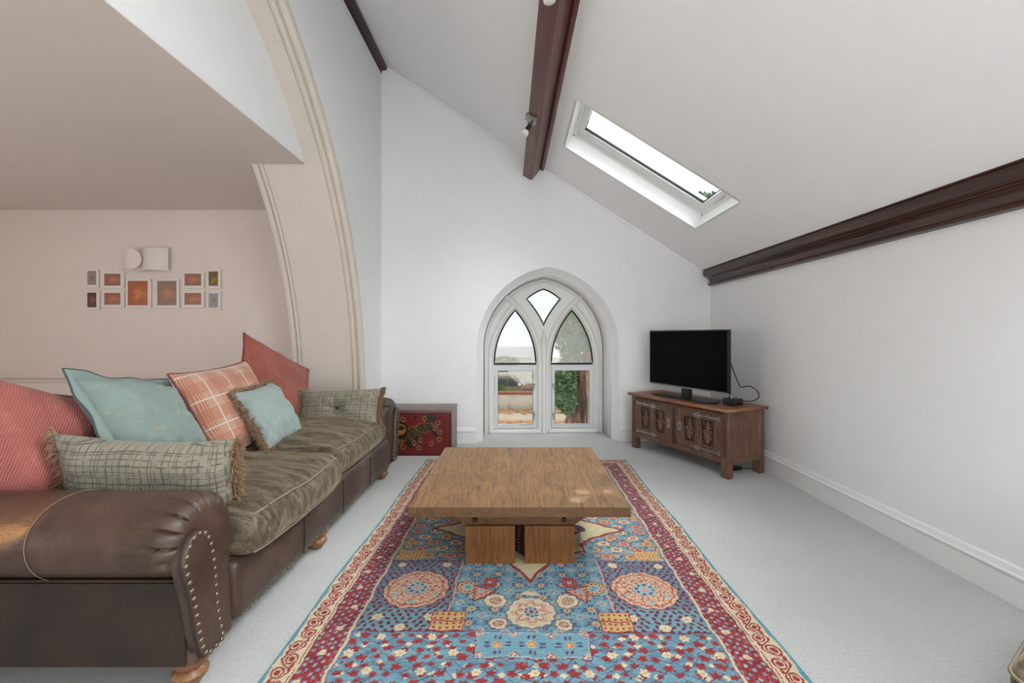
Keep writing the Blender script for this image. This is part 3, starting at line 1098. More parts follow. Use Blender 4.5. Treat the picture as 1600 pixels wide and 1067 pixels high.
def cushion(y0, y1, seed, front):
    hx, hy, hz = 0.575, (y1 - y0) / 2 - 0.003, 0.088
    P, F = soft_box(hx, hy, hz, 0.075, (50, 56, 10))
    Q = P.copy()
    u = P[:, 0] / hx; v = P[:, 1] / hy; w = P[:, 2] / hz
    dome = np.clip(1 - np.abs(u) ** 3, 0, 1) * np.clip(1 - np.abs(v) ** 3, 0, 1)
    topw = np.clip(w, 0, 1)
    Q[:, 2] += topw * (0.052 * dome)
    Q[:, 0] += 0.045 * np.clip(u, 0, 1) ** 4 * (1 - np.abs(v) ** 2.5)
    Q[:, 2] -= 0.018 * np.clip(u, 0, 1) ** 3 * np.abs(v) ** 6
    wr = np.array([nz(p[0] * 2.6 + seed * 9, p[1] * 13 + nz(p[0] * 4, p[1] * 3, seed) * 1.6, seed) for p in P])
    wr2 = np.array([nz(p[0] * 5 + seed, p[1] * 27 + nz(p[0] * 5, p[1] * 4, seed) * 2.0, seed + 5) for p in P])
    Q[:, 2] += topw * (wr * 0.026 + wr2 * 0.014) * np.clip(1.25 - np.abs(v) ** 4, 0, 1)
    Q[:, 0] += np.clip(u, 0, 1) ** 6 * wr2 * 0.012
    Q += np.array([front - hx - 0.02, (y0 + y1) / 2, 0.435])
    c = mobj('seat_cushion', Q, F, M['velvet'], sofa, smooth=True)
    # piping follows the top and bottom front edges
    for zsel, nm in ((0.8, 'piping'), (-0.8, 'piping')):
        pts = []
        for vv in np.linspace(-0.97, 0.97, 40):
            best = np.argmin((v - vv) ** 2 + 2.0 * (w - zsel) ** 2 + 1.5 * (u - 0.985) ** 2)
            pts.append(Q[best] + np.array([0.004, 0, 0.003 * np.sign(zsel)]))
        pts = np.array(pts)
        k = np.ones(7) / 7
        sm = np.stack([np.convolve(np.pad(pts[:, i], 3, 'edge'), k, 'valid') for i in range(3)], 1)
        tube(nm, sm, 0.0045, M['piping'], c, seg=6)
    return c


cushion(1.69, 2.605, 1, -0.975)
cushion(2.640, 3.70, 2, -1.045)
fprof = [(0.028, 0.0), (0.034, 0.01), (0.040, 0.02), (0.052, 0.032), (0.056, 0.045), (0.048, 0.058), (0.040, 0.064), (0.046, 0.072), (0.056, 0.084), (0.060, 0.10), (0.060, 0.125)]
for x, y in ((-1.12, 1.545), (-1.12, 2.53), (-1.12, 3.75), (-2.22, 1.55), (-2.22, 3.8)):
    lathe('foot', fprof, M['foot_wood'], sofa, seg=24, mat4=Matrix.Translation((x, y, 0)))


# ------------------------------------------------------------------ cushions
def fringe_mesh(name, paths, parent, length=0.035, density=900, rad=0.0022):
    """soft brush fringe: bunches of short strands standing out from the edge"""
    V, F = [], []
    r_ = np.random.default_rng(len(paths) * 13 + int(density))
    for path, outs in paths:
        path = np.array(path); outs = np.array(outs)
        seg = np.linalg.norm(np.diff(path, axis=0), axis=1)
        L = np.r_[0, np.cumsum(seg)]
        n = int(L[-1] * density)
        for s in r_.uniform(0, L[-1], n):
            i = min(len(seg) - 1, np.searchsorted(L, s, 'right') - 1)
            f = (s - L[i]) / max(seg[i], 1e-9)
            p = path[i] * (1 - f) + path[i + 1] * f
            o = outs[i] * (1 - f) + outs[i + 1] * f
            o = o / np.linalg.norm(o)
            d = o + r_.normal(0, 0.55, 3)
            d /= np.linalg.norm(d)
            ln = length * r_.uniform(0.55, 1.1)
            a = np.cross(d, (0.3, 0.5, 0.8)); a /= np.linalg.norm(a)
            b = np.cross(d, a)
            base = p + r_.normal(0, 0.004, 3)
            mid = base + d * ln * 0.6
            tip = base + d * ln + np.array((0, 0, -0.25 * ln)) + r_.normal(0, 0.003, 3)
            k = len(V)
            for c_, rr in ((base, rad), (mid, rad * 1.2)):
                V += [c_ + a * rr, c_ - a * rr * .5 + b * rr * .87, c_ - a * rr * .5 - b * rr * .87]
            V.append(tip)
            F += [(k, k + 1, k + 4, k + 3), (k + 1, k + 2, k + 5, k + 4), (k + 2, k, k + 3, k + 5), (k + 3, k + 4, k + 6), (k + 4, k + 5, k + 6), (k + 5, k + 3, k + 6)]
    return mobj(name, V, F, M['fringe'], parent)


def pillow(name, label, mat, center, Rv, Uv, w, h, T, seed, fringe=None, flange=0.0, trim=None, button=False, wrinkle=0.010, bend=0.0, sag=0.0, flange_mat=None):
    Rv = Vector(Rv).normalized(); Uv = Vector(Uv)
    Uv = (Uv - Rv * Uv.dot(Rv)).normalized()
    Nv = Rv.cross(Uv)
    n = 40
    t = np.linspace(-1, 1, n + 1)
    t = np.sign(t) * (1 - (1 - np.abs(t)) ** 1.35)
    def shape(u, v):
        x = w / 2 * u * (1 - 0.075 * (1 - v * v) * abs(u) ** 2)
        y = h / 2 * v * (1 - 0.085 * (1 - u * u) * abs(v) ** 2)
        y -= sag * (1 - u * u)
        th = T / 2 * (max(0, 1 - abs(u) ** 3.2) * max(0, 1 - abs(v) ** 3.2)) ** 0.55
        return x, y, th
    def place(x, y, z):
        z2 = z - bend * (x / (w / 2)) ** 2
        return Vector(center) + Rv * x + Uv * y + Nv * z2
    V, UV = [], []
    grid = {}
    for s in (1, -1):
        for i in range(n + 1):
            for j in range(n + 1):
                edge = i in (0, n) or j in (0, n)
                if s == -1 and edge:
                    grid[(s, i, j)] = grid[(1, i, j)]
                    continue
                u, v = t[i], t[j]
                x, y, th = shape(u, v)
                z = s * th
                em = min(1, th / (T * 0.25)) if T > 0 else 0
                z += s * em * wrinkle * (nz(u * 2.1 + seed * 7, v * 2.1, seed) + 0.45 * nz(u * 5 + v * 3 + seed, v * 6 - u * 2, seed + 3))
                # creases gathering at the corners
                cr = (abs(u * v)) ** 2
                z += s * em * wrinkle * 0.6 * cr * math.sin((u * math.copysign(1, u) - v * math.copysign(1, v)) * 16 + seed)
                if button:
                    rr = math.hypot(x, y)
                    z -= s * (T * 0.34) * math.exp(-(rr / 0.05) ** 2) + 0
                    z -= s * T * 0.05 * math.exp(-(rr / 0.12) ** 2) * (1 + math.sin(math.atan2(y, x) * 7)) 
                grid[(s, i, j)] = len(V)
                V.append(place(x, y, z)); UV.append((x, y))
    F = []
    for s in (1, -1):
        for i in range(n):
            for j in range(n):
                q = (grid[(s, i, j)], grid[(s, i + 1, j)], grid[(s, i + 1, j + 1)], grid[(s, i, j + 1)])
                F.append(q if s == 1 else q[::-1])
    root = empty(name, Vector(center) - Uv * h / 2, label=label, cat='cushion', group='cushions on the leather sofa')
    cover = mobj('cover', V, F, mat, root, smooth=True)
    uvl = cover.data.uv_layers.new(name='UVMap')
    li = np.zeros(len(cover.data.loops), int)
    cover.data.loops.foreach_get('vertex_index', li)
    uvl.data.foreach_set('uv', np.array(UV)[li].astype(np.float32).ravel())
    def edge_path(side, m=26):
        P, O = [], []
        for k in range(m + 1):
            s = -1 + 2 * k / m
            u, v = {'L': (-1, s), 'R': (1, s), 'T': (s, 1), 'B': (s, -1)}[side]
            x, y, _ = shape(u, v)
            P.append(tuple(place(x, y, 0)))
            d = {'L': -Rv, 'R': Rv, 'T': Uv, 'B': -Uv}[side]
            O.append(tuple(d))
        return P, O
    if fringe:
        fringe_mesh('fringe', [edge_path(s) for s in fringe], root, 0.042, 2200)
    if flange:
        ring_in, ring_out = [], []
        m = 24
        for side in 'BRTL':
            for k in range(m):
                s = -1 + 2 * k / m
                u, v = {'B': (s, -1), 'R': (1, s), 'T': (-s, 1), 'L': (-1, -s)}[side]
                x, y, _ = shape(u, v)
                ring_in.append((x * 0.985, y * 0.985))
                d = {'B': (0, -1), 'R': (1, 0), 'T': (0, 1), 'L': (-1, 0)}[side]
                cx_ = math.copysign(min(1, max(0, (abs(u) - 0.86) / 0.14)), u) if abs(u) > 0.86 else 0
                cy_ = math.copysign(min(1, max(0, (abs(v) - 0.86) / 0.14)), v) if abs(v) > 0.86 else 0
                ox = d[0] if d[0] else cx_
                oy = d[1] if d[1] else cy_
                wob = 0.022 * nz(x * 7 + seed, y * 7, seed) + 0.012 * math.sin(len(ring_in) * 0.55 + seed)
                ring_out.append((x + ox * flange, y + oy * flange, wob))
        rings = [[place(x, y, 0.004) for x, y in ring_in],
                 [place((a[0] + b[0]) / 2, (a[1] + b[1]) / 2, b[2] * 0.55 + 0.010) for a, b in zip(ring_in, ring_out)],
                 [place(*p) for p in ring_out],
                 [place(p[0], p[1], p[2] - 0.006) for p in ring_out],
                 [place((a[0] + b[0]) / 2, (a[1] + b[1]) / 2, b[2] * 0.55 - 0.002) for a, b in zip(ring_in, ring_out)],
                 [place(x, y, -0.006) for x, y in ring_in]]
        fo = loft('flange', rings, flange_mat or mat, root, cap=False, angle=80)
        tube('edge_cord', [place(*p) for p in ring_out], 0.0032, trim or M['gasket'], fo, seg=6, closed=True)
    elif trim:
        P = []
        for side in 'BRTL':
            p, _ = edge_path(side)
            P += (p if side in 'BR' else p[::-1])[:-1]
        tube('piping', P, 0.0065, trim, root, seg=6, closed=True)
    if button:
        for sgn in (1, -1):
            m4 = Matrix((Rv.to_4d(), Uv.to_4d(), (Nv * sgn).to_4d(), (0, 0, 0, 1))).transposed()
            for r in range(3): m4[3][r] = 0
            m4.translation = Vector(center) + Nv * sgn * (T / 2 * 0.66 - wrinkle * 0.5) - Uv * 0
            lathe('button', [(0.012, -0.008), (0.013, 0.0), (0.010, 0.005), (0.003, 0.007)], M['button'], root, seg=14, mat4=m4)
    return root


M['navy_cord'] = plain('dark_teal_cord', C(62, 78, 82), 0.8, vary=0.1)
pillow('scatter_cushion', 'large maroon corduroy cushion tucked behind the coral one at the near sofa end', M['maroon'], (-2.06, 2.02, 0.72), (0.20, 0.9, -0.22), (-0.30, 0.05, 0.9), 0.52, 0.48, 0.15, 11)
pillow('scatter_cushion', 'big coral red corduroy cushion slumped in the near corner of the sofa', M['red_cord'], (-1.97, 1.79, 0.745), (0.40, 0.80, -0.40), (-0.22, 0.12, 0.9), 0.58, 0.52, 0.20, 12, wrinkle=0.016)
pillow('scatter_cushion', 'large faded teal cushion with a wide ruffled flange', M['teal'], (-1.755, 2.15, 0.775), (-0.03, 0.525, -0.085), (-0.54, -0.10, 0.81), 0.54, 0.47, 0.22, 13, flange=0.046, trim=M['navy_cord'], wrinkle=0.020)
pillow('scatter_cushion', 'orange and cream glen check cushion in the middle of the sofa', M['plaid'], (-1.715, 2.725, 0.765), (0.02, 0.65, 0.035), (-0.25, -0.10, 0.47), 0.66, 0.55, 0.17, 14, trim=M['maroon_trim'])
pillow('scatter_cushion', 'faded coral corduroy cushion standing on its corner at the far back of the sofa', M['coral_cord'], (-1.862, 3.50, 0.823), (0.34, 0.80, -0.46), (-0.28, 0.38, 0.80), 0.686, 0.588, 0.17, 15, trim=M['maroon_trim'], wrinkle=0.016)
pillow('scatter_cushion', 'small pale blue cushion edged with tan brush fringe', M['pale_blue'], (-1.55, 2.83, 0.70), (0.05, 0.98, 0.06), (-0.50, 0.10, 0.80), 0.40, 0.40, 0.15, 16, fringe='LRTB', wrinkle=0.018)
pillow('lumbar_cushion', 'grey tweed lumbar cushion with a deep button against the far arm', M['tweed'], (-1.385, 3.53, 0.615), (0.99, 0.04, 0.02), (0.0, 0.38, 0.92), 0.64, 0.33, 0.17, 17, fringe='LR', button=True)
pillow('lumbar_cushion', 'grey tweed lumbar cushion with tan fringe lying along the near arm', M['tweed'], (-1.452, 1.785, 0.632), (0.99, 0.045, -0.04), (-0.26, -0.20, 0.90), 0.69, 0.36, 0.17, 18, fringe='LR', sag=0.02, wrinkle=0.014)

# ------------------------------------------------------------------ coffee table
tb = empty('coffee_table', (0.02, 2.64, 0), label='low square weathered teak coffee table on plank legs standing on the rug', cat='table')
bx = [-0.498, -0.140, 0.052, 0.322, 0.539]
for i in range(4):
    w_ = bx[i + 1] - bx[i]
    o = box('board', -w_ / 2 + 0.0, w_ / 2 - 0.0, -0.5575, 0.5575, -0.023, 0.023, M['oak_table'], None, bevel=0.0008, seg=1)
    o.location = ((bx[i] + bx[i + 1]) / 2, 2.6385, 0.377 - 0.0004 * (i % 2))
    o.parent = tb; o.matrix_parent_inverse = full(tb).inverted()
for yy, s in ((2.389, -1), (2.888, 1)):
    y0, y1 = sorted((yy, yy + s * 0.0)) if False else (yy - 0.03, yy + 0.03)
    pr = [(-0.43, 0.354), (0.48, 0.354), (0.455, 0.30), (0.365, 0.238), (0.311, 0.203), (-0.2615, 0.203), (-0.3166, 0.238), (-0.405, 0.30)]
    bt = loft('batten', [[Vector((x, y, z)) for x, z in pr] for y in (y0, y1)], M['oak_batten'], tb, smooth=False)
    for x in (-0.213, 0.257):
        lathe('bolt', [(0.013, 0.0), (0.013, 0.006), (0.009, 0.010)], M['black'], bt, seg=12,
              mat4=Matrix.Translation((x, yy + s * 0.03, 0.229)) @ Matrix.Rotation(-s * PI / 2, 4, 'X'))
    for x0 in (-0.2615, 0.050):
        lg = empty('leg', (x0 + 0.13, yy, 0)); lg.parent = tb; lg.matrix_parent_inverse = full(tb).inverted()
        for k in range(2):
            o = box('plank', -0.0651, 0.0649, -0.04, 0.04, -0.098, 0.0985, M['oak_leg'], None, bevel=0.0015, seg=1)
            o.location = (x0 + 0.0653 + 0.1302 * k, yy + s * 0.008, 0.104)
            o.parent = lg; o.matrix_parent_inverse = full(lg).inverted()
# ------------------------------------------------------------------ rug
def s3(r, g, b): return np.array(C(r, g, b)[:3])


HX, HY = 0.958, 1.555


def rug_colors(X, Y):
    """colours of the woven design, X across, Y along the rug (metres from its centre)"""
    r_ = np.random.default_rng(3)
    X0, Y0_ = X, Y
    X = X0 + 0.0035 * np.sin(Y0_ * 23 + 3 * np.sin(X0 * 11)) + 0.002 * np.sin(Y0_ * 61 + X0 * 37)
    Y = Y0_ + 0.0035 * np.sin(X0 * 27 + 2 * np.sin(Y0_ * 9)) + 0.002 * np.sin(X0 * 71 - Y0_ * 29)
    X = np.clip(X, -HX, HX); Y = np.clip(Y, -HY, HY)
    ax, ay = np.abs(X), np.abs(Y)
    blue, lblue, dblue = s3(112, 154, 168), s3(146, 178, 186), s3(76, 118, 142)
    red, dred, cream, tan = s3(154, 54, 56), s3(114, 38, 50), s3(214, 198, 166), s3(208, 168, 112)
    purple, pink, orange, white = s3(84, 66, 98), s3(204, 152, 132), s3(200, 128, 82), s3(214, 206, 190)
    out = np.zeros(X.shape + (3,)) + blue
    # abrash: the blue ground drifts from row to row
    ab = np.sin(Y * 31) * 0.4 + np.sin(Y * 77 + 1) * 0.35 + np.sin(Y * 13 + 2) * 0.5
    out += (ab[..., None] > 0.35) * (dblue - blue) * 0.35 + (ab[..., None] < -0.5) * (lblue - blue) * 0.5

    def put(m, c): out[m] = c
    def disc(cx, cy, r): return (ax - cx) ** 2 + (ay - cy) ** 2 < r * r
    def pol(cx, cy): return np.hypot(ax - cx, ay - cy), np.arctan2(ay - cy, ax - cx)
    def star(cx, cy, r, n, amp, ph=0.0):
        R, T = pol(cx, cy)
        return R < r * (1 + amp * np.abs(((T + ph) * n / PI) % 2 - 1))
    def cell(px, py, ox=0.0, oy=0.0, stag=True):
        j = np.floor((ay - oy) / py)
        sx = (ax - ox) / px + (0.5 * (j % 2) if stag else 0)
        return (sx - np.floor(sx) - 0.5) * px, ((ay - oy) / py - j - 0.5) * py, np.floor(sx), j

    fx, fy = HX - 0.240, HY - 0.240
    # --- flower lattice at both ends
    E = (ay > 0.955) & (ay < fy)
    hsh = lambda i, j, k: (np.sin(i * 12.9898 + j * 78.233 + k * 37.719) * 43758.5453) % 1.0
    sgx = np.where(X > 0, 1.0, 2.0)
    u, v, i, j = cell(0.040, 0.028)
    put(E & (hsh(i, j, 7 + sgx) > 0.72), dblue * 0.5 + blue * 0.5)
    u, v, i, j = cell(0.080, 0.050, 0.040, 0.012)
    u = u + (hsh(i, j, sgx) - 0.5) * 0.022; v = v + (hsh(i, j, 3 + sgx) - 0.5) * 0.014
    put(E & (np.abs(u) + np.abs(v) * 1.2 < 0.012 + 0.008 * hsh(i, j, 5)) & (hsh(i, j, 9) > 0.35), cream)
    u, v, i, j = cell(0.062, 0.040, 0.02, 0.0)
    u = u + (hsh(i, j, 11 + sgx) - 0.5) * 0.020; v = v + (hsh(i, j, 13 + sgx) - 0.5) * 0.012
    th = np.arctan2(v, u) + hsh(i, j, 2) * 3
    rr = np.hypot(u, v * 1.2)
    put(E & (rr < (0.0085 + 0.007 * hsh(i, j, 1 + sgx)) * (1 + 0.6 * np.abs(np.cos(2.5 * th)))), red)
    put(E & (rr < 0.004), dred)
    u, v, i, j = cell(0.045, 0.034, 0.01, 0.02)
    u = u + (hsh(i, j, 21 + sgx) - 0.5) * 0.02
    put(E & (np.abs(u) * 1.3 + np.abs(v) < 0.0075) & (hsh(i, j, 22) > 0.6), dred)
    u, v, i, j = cell(0.150, 0.104, 0.03, 0.01)
    put(E & (np.abs(np.abs(u) * 0.9 + np.abs(v) - 0.050) < 0.0016), purple)
    u, v, i, j = cell(0.198, 0.092, 0.1, 0.02)
    rr, th = np.hypot(u, v), np.arctan2(v, u)
    put(E & (rr < 0.017 * (1 + 0.18 * np.cos(6 * th))), cream)
    put(E & (rr < 0.006), tan)
    put(E & (np.abs(np.abs(u) * 0.55 + np.abs(v) - 0.042) < 0.0018), dred)
    # --- field round the star: small repeated tiles
    D = (ay < 0.955)
    u, v, i, j = cell(0.0263, 0.0238, 0.0, 0.0)
    hh = hsh(i, j, 51)
    put(D & ((u / 0.0075) ** 2 + (v / 0.0038) ** 2 < 1) & (hh > 0.55), dblue * 0.6 + purple * 0.4)
    put(D & (np.hypot(u, v) < 0.0048) & (hh < 0.22), dred * 0.7 + pink * 0.3)
    put(D & (np.hypot(u, v) < 0.0055) & (hh > 0.30) & (hh < 0.45), lblue)
    u, v, i, j = cell(0.105, 0.095, 0.0, 0.0, False)
    rr, th = np.hypot(u, v), np.arctan2(v, u)
    put(D & (rr < 0.015 * (1 + 0.15 * np.cos(8 * th))), tan)
    put(D & (rr < 0.005), red)
    for du, dv in ((0.026, 0.007), (0.026, -0.007), (0.007, 0.028), (-0.007, 0.028)):
        put(D & (((np.abs(u) - du) / 0.010) ** 2 + ((v - dv) / 0.0045) ** 2 < 1) & (abs(du) > 0.02), purple)
        put(D & (((u - du) / 0.0045) ** 2 + ((np.abs(v) - dv) / 0.009) ** 2 < 1) & (abs(dv) > 0.02), purple)
    put(D & (np.abs(np.abs(u) - 0.0515) + np.abs(np.abs(v) - 0.0465) < 0.022), lblue)
    put(D & (np.abs(np.abs(u) - 0.0515) + np.abs(np.abs(v) - 0.0465) < 0.012), red * 0.6 + cream * 0.4)
    # --- band of larger ornaments at the long sides, mid length
    B = (ax > 0.36) & (ay < 0.385)
    u, v, i, j = cell(0.125, 0.075, 0.36, 0.0)
    rr, th = np.hypot(u, v * 1.3), np.arctan2(v, u)
    cc = np.where(((i + j * 2) % 3 == 0)[..., None], tan, np.where(((i + j * 2) % 3 == 1)[..., None], cream, pink))
    m = B & (rr < 0.042 * (1 + 0.10 * np.cos(8 * th)))
    out[m] = cc[m]
    put(B & (np.abs(rr - 0.037) < 0.0025), dred)
    put(B & (rr < 0.016 * (1 + 0.3 * np.cos(6 * th))), red)
    put(B & (rr < 0.006), lblue)
    # tan writing-like blocks
    for cx, cy in ((0.635, 0.33),):
        q = (np.abs(ax - cx) < 0.07) & (np.abs(ay - cy) < 0.045)
        put(q, tan)
        put(q & (np.hypot((ax * 50) % 1 - 0.5, (ay * 45) % 1 - 0.5) < 0.24), red)
    # --- ogee panels with a large roundel
    A = (ax > 0.355) & (ay > 0.385) & (ay < 0.955)
    put(A, blue * 0.55 + purple * 0.45)
    near = A & (ay > 0.80)
    put(near, blue)
    u, v, i, j = cell(0.034, 0.026)
    k = np.sin(i * 12.9 + j * 4.1)
    rot = k * 2.4
    u = u + (hsh(i, j, 31) - 0.5) * 0.012; v = v + (hsh(i, j, 32) - 0.5) * 0.008
    uu, vv = u * np.cos(rot) - v * np.sin(rot), u * np.sin(rot) + v * np.cos(rot)
    put(A & ((uu / 0.0135) ** 2 + (vv / 0.0072) ** 2 < 1), dred)
    put(A & ((uu / 0.006) ** 2 + ((vv - 0.010) / 0.003) ** 2 < 1), lblue * 0.7)
    for cx, cy in ((0.43, 0.43), (0.66, 0.43), (0.43, 0.865), (0.655, 0.865), (0.545, 0.925)):
        R, T = pol(cx, cy)
        put(R < 0.022 * (1 + 0.12 * np.cos(6 * T)), cream)
        put(R < 0.007, tan)
    R, T = pol(0.535, 0.648)
    sc = 0.148 * (1 + 0.028 * np.cos(14 * T))
    put(R < sc * 1.03, dred)
    put(R < sc, pink * 0.55 + cream * 0.45)
    sw = np.sin(T * 7 + 26 * R) * np.sin(R * 150 + 3 * np.sin(T * 5)) + 0.5 * np.sin(T * 17 - R * 60)
    put((R < sc * 0.97) & (R > 0.045) & (np.abs(sw) < 0.26), s3(162, 82, 56))
    put((np.abs(R - sc * 0.86) < 0.003), s3(162, 70, 50))
    put((R < 0.05 * (1 + 0.12 * np.cos(8 * T))), lblue)
    put((np.abs(R - 0.036) < 0.007) & (np.sin(T * 8) > 0), purple)
    put(R < 0.018 * (1 + 0.3 * np.cos(6 * T)), pink)
    for cx, cy in ((0.535, 0.755), (0.44, 0.70), (0.62, 0.70)):
        put(np.hypot(ax - cx, ay - cy) < 0.013, lblue)
    put((np.abs(ax - 0.355) < 0.004) & (ay > 0.385) & (ay < 0.955), pink)
    put((np.abs(ay - 0.955) < 0.0035) & (ax > 0.215) & (ax < fx), dred)
    put((np.abs(ay - 0.385) < 0.003) & (ax > 0.355) & (ax < fx), dred)
    # tan blocks beside the end rosette
    q = (ax > 0.285) & (ax < 0.415) & (ay > 0.825) & (ay < 0.945)
    put((ax > 0.280) & (ax < 0.420) & (ay > 0.820) & (ay < 0.950), red)
    put(q, tan)
    put(q & (np.abs(ay - 0.885) < 0.004), red)
    du = ((ax - 0.285) / 0.026) % 1 - 0.5; dv = ((ay - 0.825) / 0.030) % 1 - 0.5
    put(q & (np.abs(du) + np.abs(dv) < 0.30), red)
    put(q & (np.hypot(du, dv) < 0.12), purple)
    # --- end rosette and its satellites
    R, T = pol(0.0, 0.825)
    put(R < 0.112 * (1 + 0.03 * np.cos(16 * T)), purple * 0.6 + blue * 0.4)
    put(R < 0.104 * (1 + 0.03 * np.cos(16 * T)), cream)
    put((R < 0.078 * (1 + 0.16 * np.cos(8 * T))), pink)
    put((R < 0.066 * (1 + 0.22 * np.cos(8 * T))), cream)
    put((np.abs(R - 0.058 * (1 + 0.22 * np.cos(8 * T))) < 0.003), red)
    put((R < 0.038), lblue)
    put((np.abs(R - 0.028) < 0.006) & (np.cos(8 * T) > 0), dred)
    put(R < 0.011, red)
    for cx, cy, r0 in ((0.162, 0.742, 0.048), (0.135, 0.902, 0.036)):
        m = star(cx, cy, r0 * 1.04, 8, 0.16); put(m, purple)
        m = star(cx, cy, r0 * 0.94, 8, 0.16); put(m, cream)
        R, T = pol(cx, cy)
        put(np.abs(R - r0 * 0.52) < 0.0022, dred)
        put((R < r0 * 0.42) & (np.cos(8 * T) > 0.1), red)
    R, T = pol(0.297, 0.645)
    put(star(0.297, 0.645, 0.050, 10, 0.14), dred)
    put(star(0.297, 0.645, 0.046, 10, 0.14), tan)
    put((np.abs(R - 0.037) < 0.005) & (np.cos(10 * T) > 0), red)
    put(R < 0.028, lblue)
    put((R < 0.018) & (np.cos(6 * T) > 0), blue * 0.6)
    # triangles flanking the star tip
    tri = lambda p, q, r: ((q[0] - p[0]) * (ay - p[1]) - (q[1] - p[1]) * (ax - p[0]) > 0) & ((r[0] - q[0]) * (ay - q[1]) - (r[1] - q[1]) * (ax - q[0]) > 0) & ((p[0] - r[0]) * (ay - r[1]) - (p[1] - r[1]) * (ax - r[0]) > 0)
    put(tri((0.155, 0.665), (0.265, 0.62), (0.255, 0.765)), dred)
    m = tri((0.168, 0.666), (0.259, 0.630), (0.251, 0.752))
    put(m, pink)
    put(m & (np.hypot((ax * 42) % 1 - 0.5, (ay * 42) % 1 - 0.5) < 0.24), red)
    put((np.abs(ax - 0.225) < 0.014) & (np.abs(ay - 0.668) < 0.014), lblue)
    put((np.abs(ax - 0.192) < 0.036) & (np.abs(ay - 0.595) < 0.045) & ((np.abs(ax - 0.192) / 0.046 + np.abs(ay - 0.595) / 0.058) < 1.25), red)
    m = (np.abs(ax - 0.192) < 0.030) & (np.abs(ay - 0.595) < 0.038)
    put(m & (np.hypot((ax * 62) % 1 - 0.5, (ay * 62) % 1 - 0.5) < 0.22), pink)
    put(disc(0.192, 0.595, 0.011), lblue)
    # little crown under the tip
    put((ax < 0.045) & (ay > 0.668) & (ay < 0.700) & (ax + (ay - 0.700) * -0.0 < 0.045 - (0.700 - ay) * 0.9), cream)
    # framed row of tiles below the rosette
    q = (ax < 0.215) & (ay > 0.965) & (ay < 1.095)
    put((ax < 0.222) & (ay > 0.955) & (ay < 1.104), dred)
    put((ax < 0.219) & (ay > 0.958) & (ay < 1.101), lblue)
    put(q, blue)
    un = ((ax + 0.069) / 0.138) % 1 - 0.5; vn = (ay - 1.03)
    uu = un * 0.138
    rr, th = np.hypot(uu, vn), np.arctan2(vn, uu)
    put(q & (rr < 0.019 * (1 + 0.12 * np.cos(8 * th))), tan)
    put(q & (np.abs(rr - 0.012) < 0.003) & (np.cos(8 * th) > 0), red)
    for dv in (-0.009, 0.009):
        put(q & (((np.abs(uu) - 0.042) / 0.013) ** 2 + ((vn - dv) / 0.0055) ** 2 < 1), purple)
        put(q & (((uu - dv) / 0.0055) ** 2 + ((np.abs(vn) - 0.042) / 0.011) ** 2 < 1), purple)
    dq = np.abs(np.abs(uu) - 0.069) + np.abs(np.abs(vn) - 0.065)
    put(q & (dq < 0.028), cream * 0.8 + pink * 0.2)
    put(q & (np.abs(dq - 0.022) < 0.003), red)
    put(q & (dq < 0.008), red)
    # --- central star
    R, T = pol(0.0, 0.0)
    k8 = np.abs(((T * 4 / PI) % 2) - 1)            # 1 on the axes and diagonals ... 0 between
    k4 = np.abs(np.cos(2 * T))
    prof_ = 0.355 + 0.20 * np.clip(1 - np.abs(((T / (PI / 2)) + 0.5) % 1 - 0.5) * 5.2, 0, 1) ** 1.0 + 0.06 * np.clip(1 - np.abs((T / (PI / 4) + 0.5) % 1 - 0.5) * 6, 0, 1)
    prof_ = prof_ + 0.012 * (np.abs((T * 24 / PI) % 2 - 1) - 0.5)
    zig = 0.010 * (np.abs((T * 32 / PI) % 2 - 1) - 0.5)
    def starm(o):
        t1 = (ay < 0.575 + o * 1.9) & (ax < (0.575 + o * 1.9 - ay) * 0.60 + zig)
        t2 = (ax < 0.575 + o * 1.9) & (ay < (0.575 + o * 1.9 - ax) * 0.60 + zig)
        dg = (np.abs(ax - ay) < 0.12) & (ax + ay < 0.60 + o * 1.5)
        return (R < 0.375 + o + zig) | ((t1 | t2) & (R > 0.2)) | (dg & (np.abs(ax - ay) < (0.60 + o * 1.5 - ax - ay) * 0.9))
    put(starm(0.016), lblue)
    put(starm(0.011), dred)
    put(starm(0.008), red)
    put(starm(-0.010), s3(204, 190, 152))
    put(R < 0.31 * (1 + 0.12 * np.cos(8 * T)), purple)
    m = R < 0.27 * (1 + 0.14 * np.cos(8 * T))
    put(m, dred)
    put(m & (np.hypot((X * 26) % 1 - 0.5, (Y * 26) % 1 - 0.5) < 0.25), pink)
    # --- borders
    e = np.minimum(HX - ax, HY - ay)
    s = np.where(HX - ax < HY - ay, Y, X)
    put(e < 0.240, purple * 0.5 + blue * 0.5)
    put(e < 0.234, cream * 0.75 + pink * 0.25)
    put(e < 0.222, dred)
    m = e < 0.219
    put(m, red)
    # red band: staggered blue leaves, darker mottling, cream flowers
    jj = np.floor(e / 0.0225)
    su = s / 0.036 + 0.5 * (jj % 2)
    ii = np.floor(su)
    uu = (su - ii - 0.5) * 0.036; vv = (e / 0.0225 - jj - 0.5) * 0.0225
    kk = np.sin(ii * 7.3 + jj * 3.7)
    uu = uu + (hsh(ii, jj, 41) - 0.5) * 0.014; vv = vv + (hsh(ii, jj, 42) - 0.5) * 0.007
    ra = (hsh(ii, jj, 43) - 0.5) * 1.6
    uu, vv = uu * np.cos(ra) - vv * np.sin(ra), uu * np.sin(ra) + vv * np.cos(ra)
    put(m & (hsh(ii, jj, 44) > 0.6), dred * 0.5 + red * 0.5)
    put(m & ((uu / 0.0088) ** 2 + ((vv - 0.002) / 0.0058) ** 2 < 1), lblue)
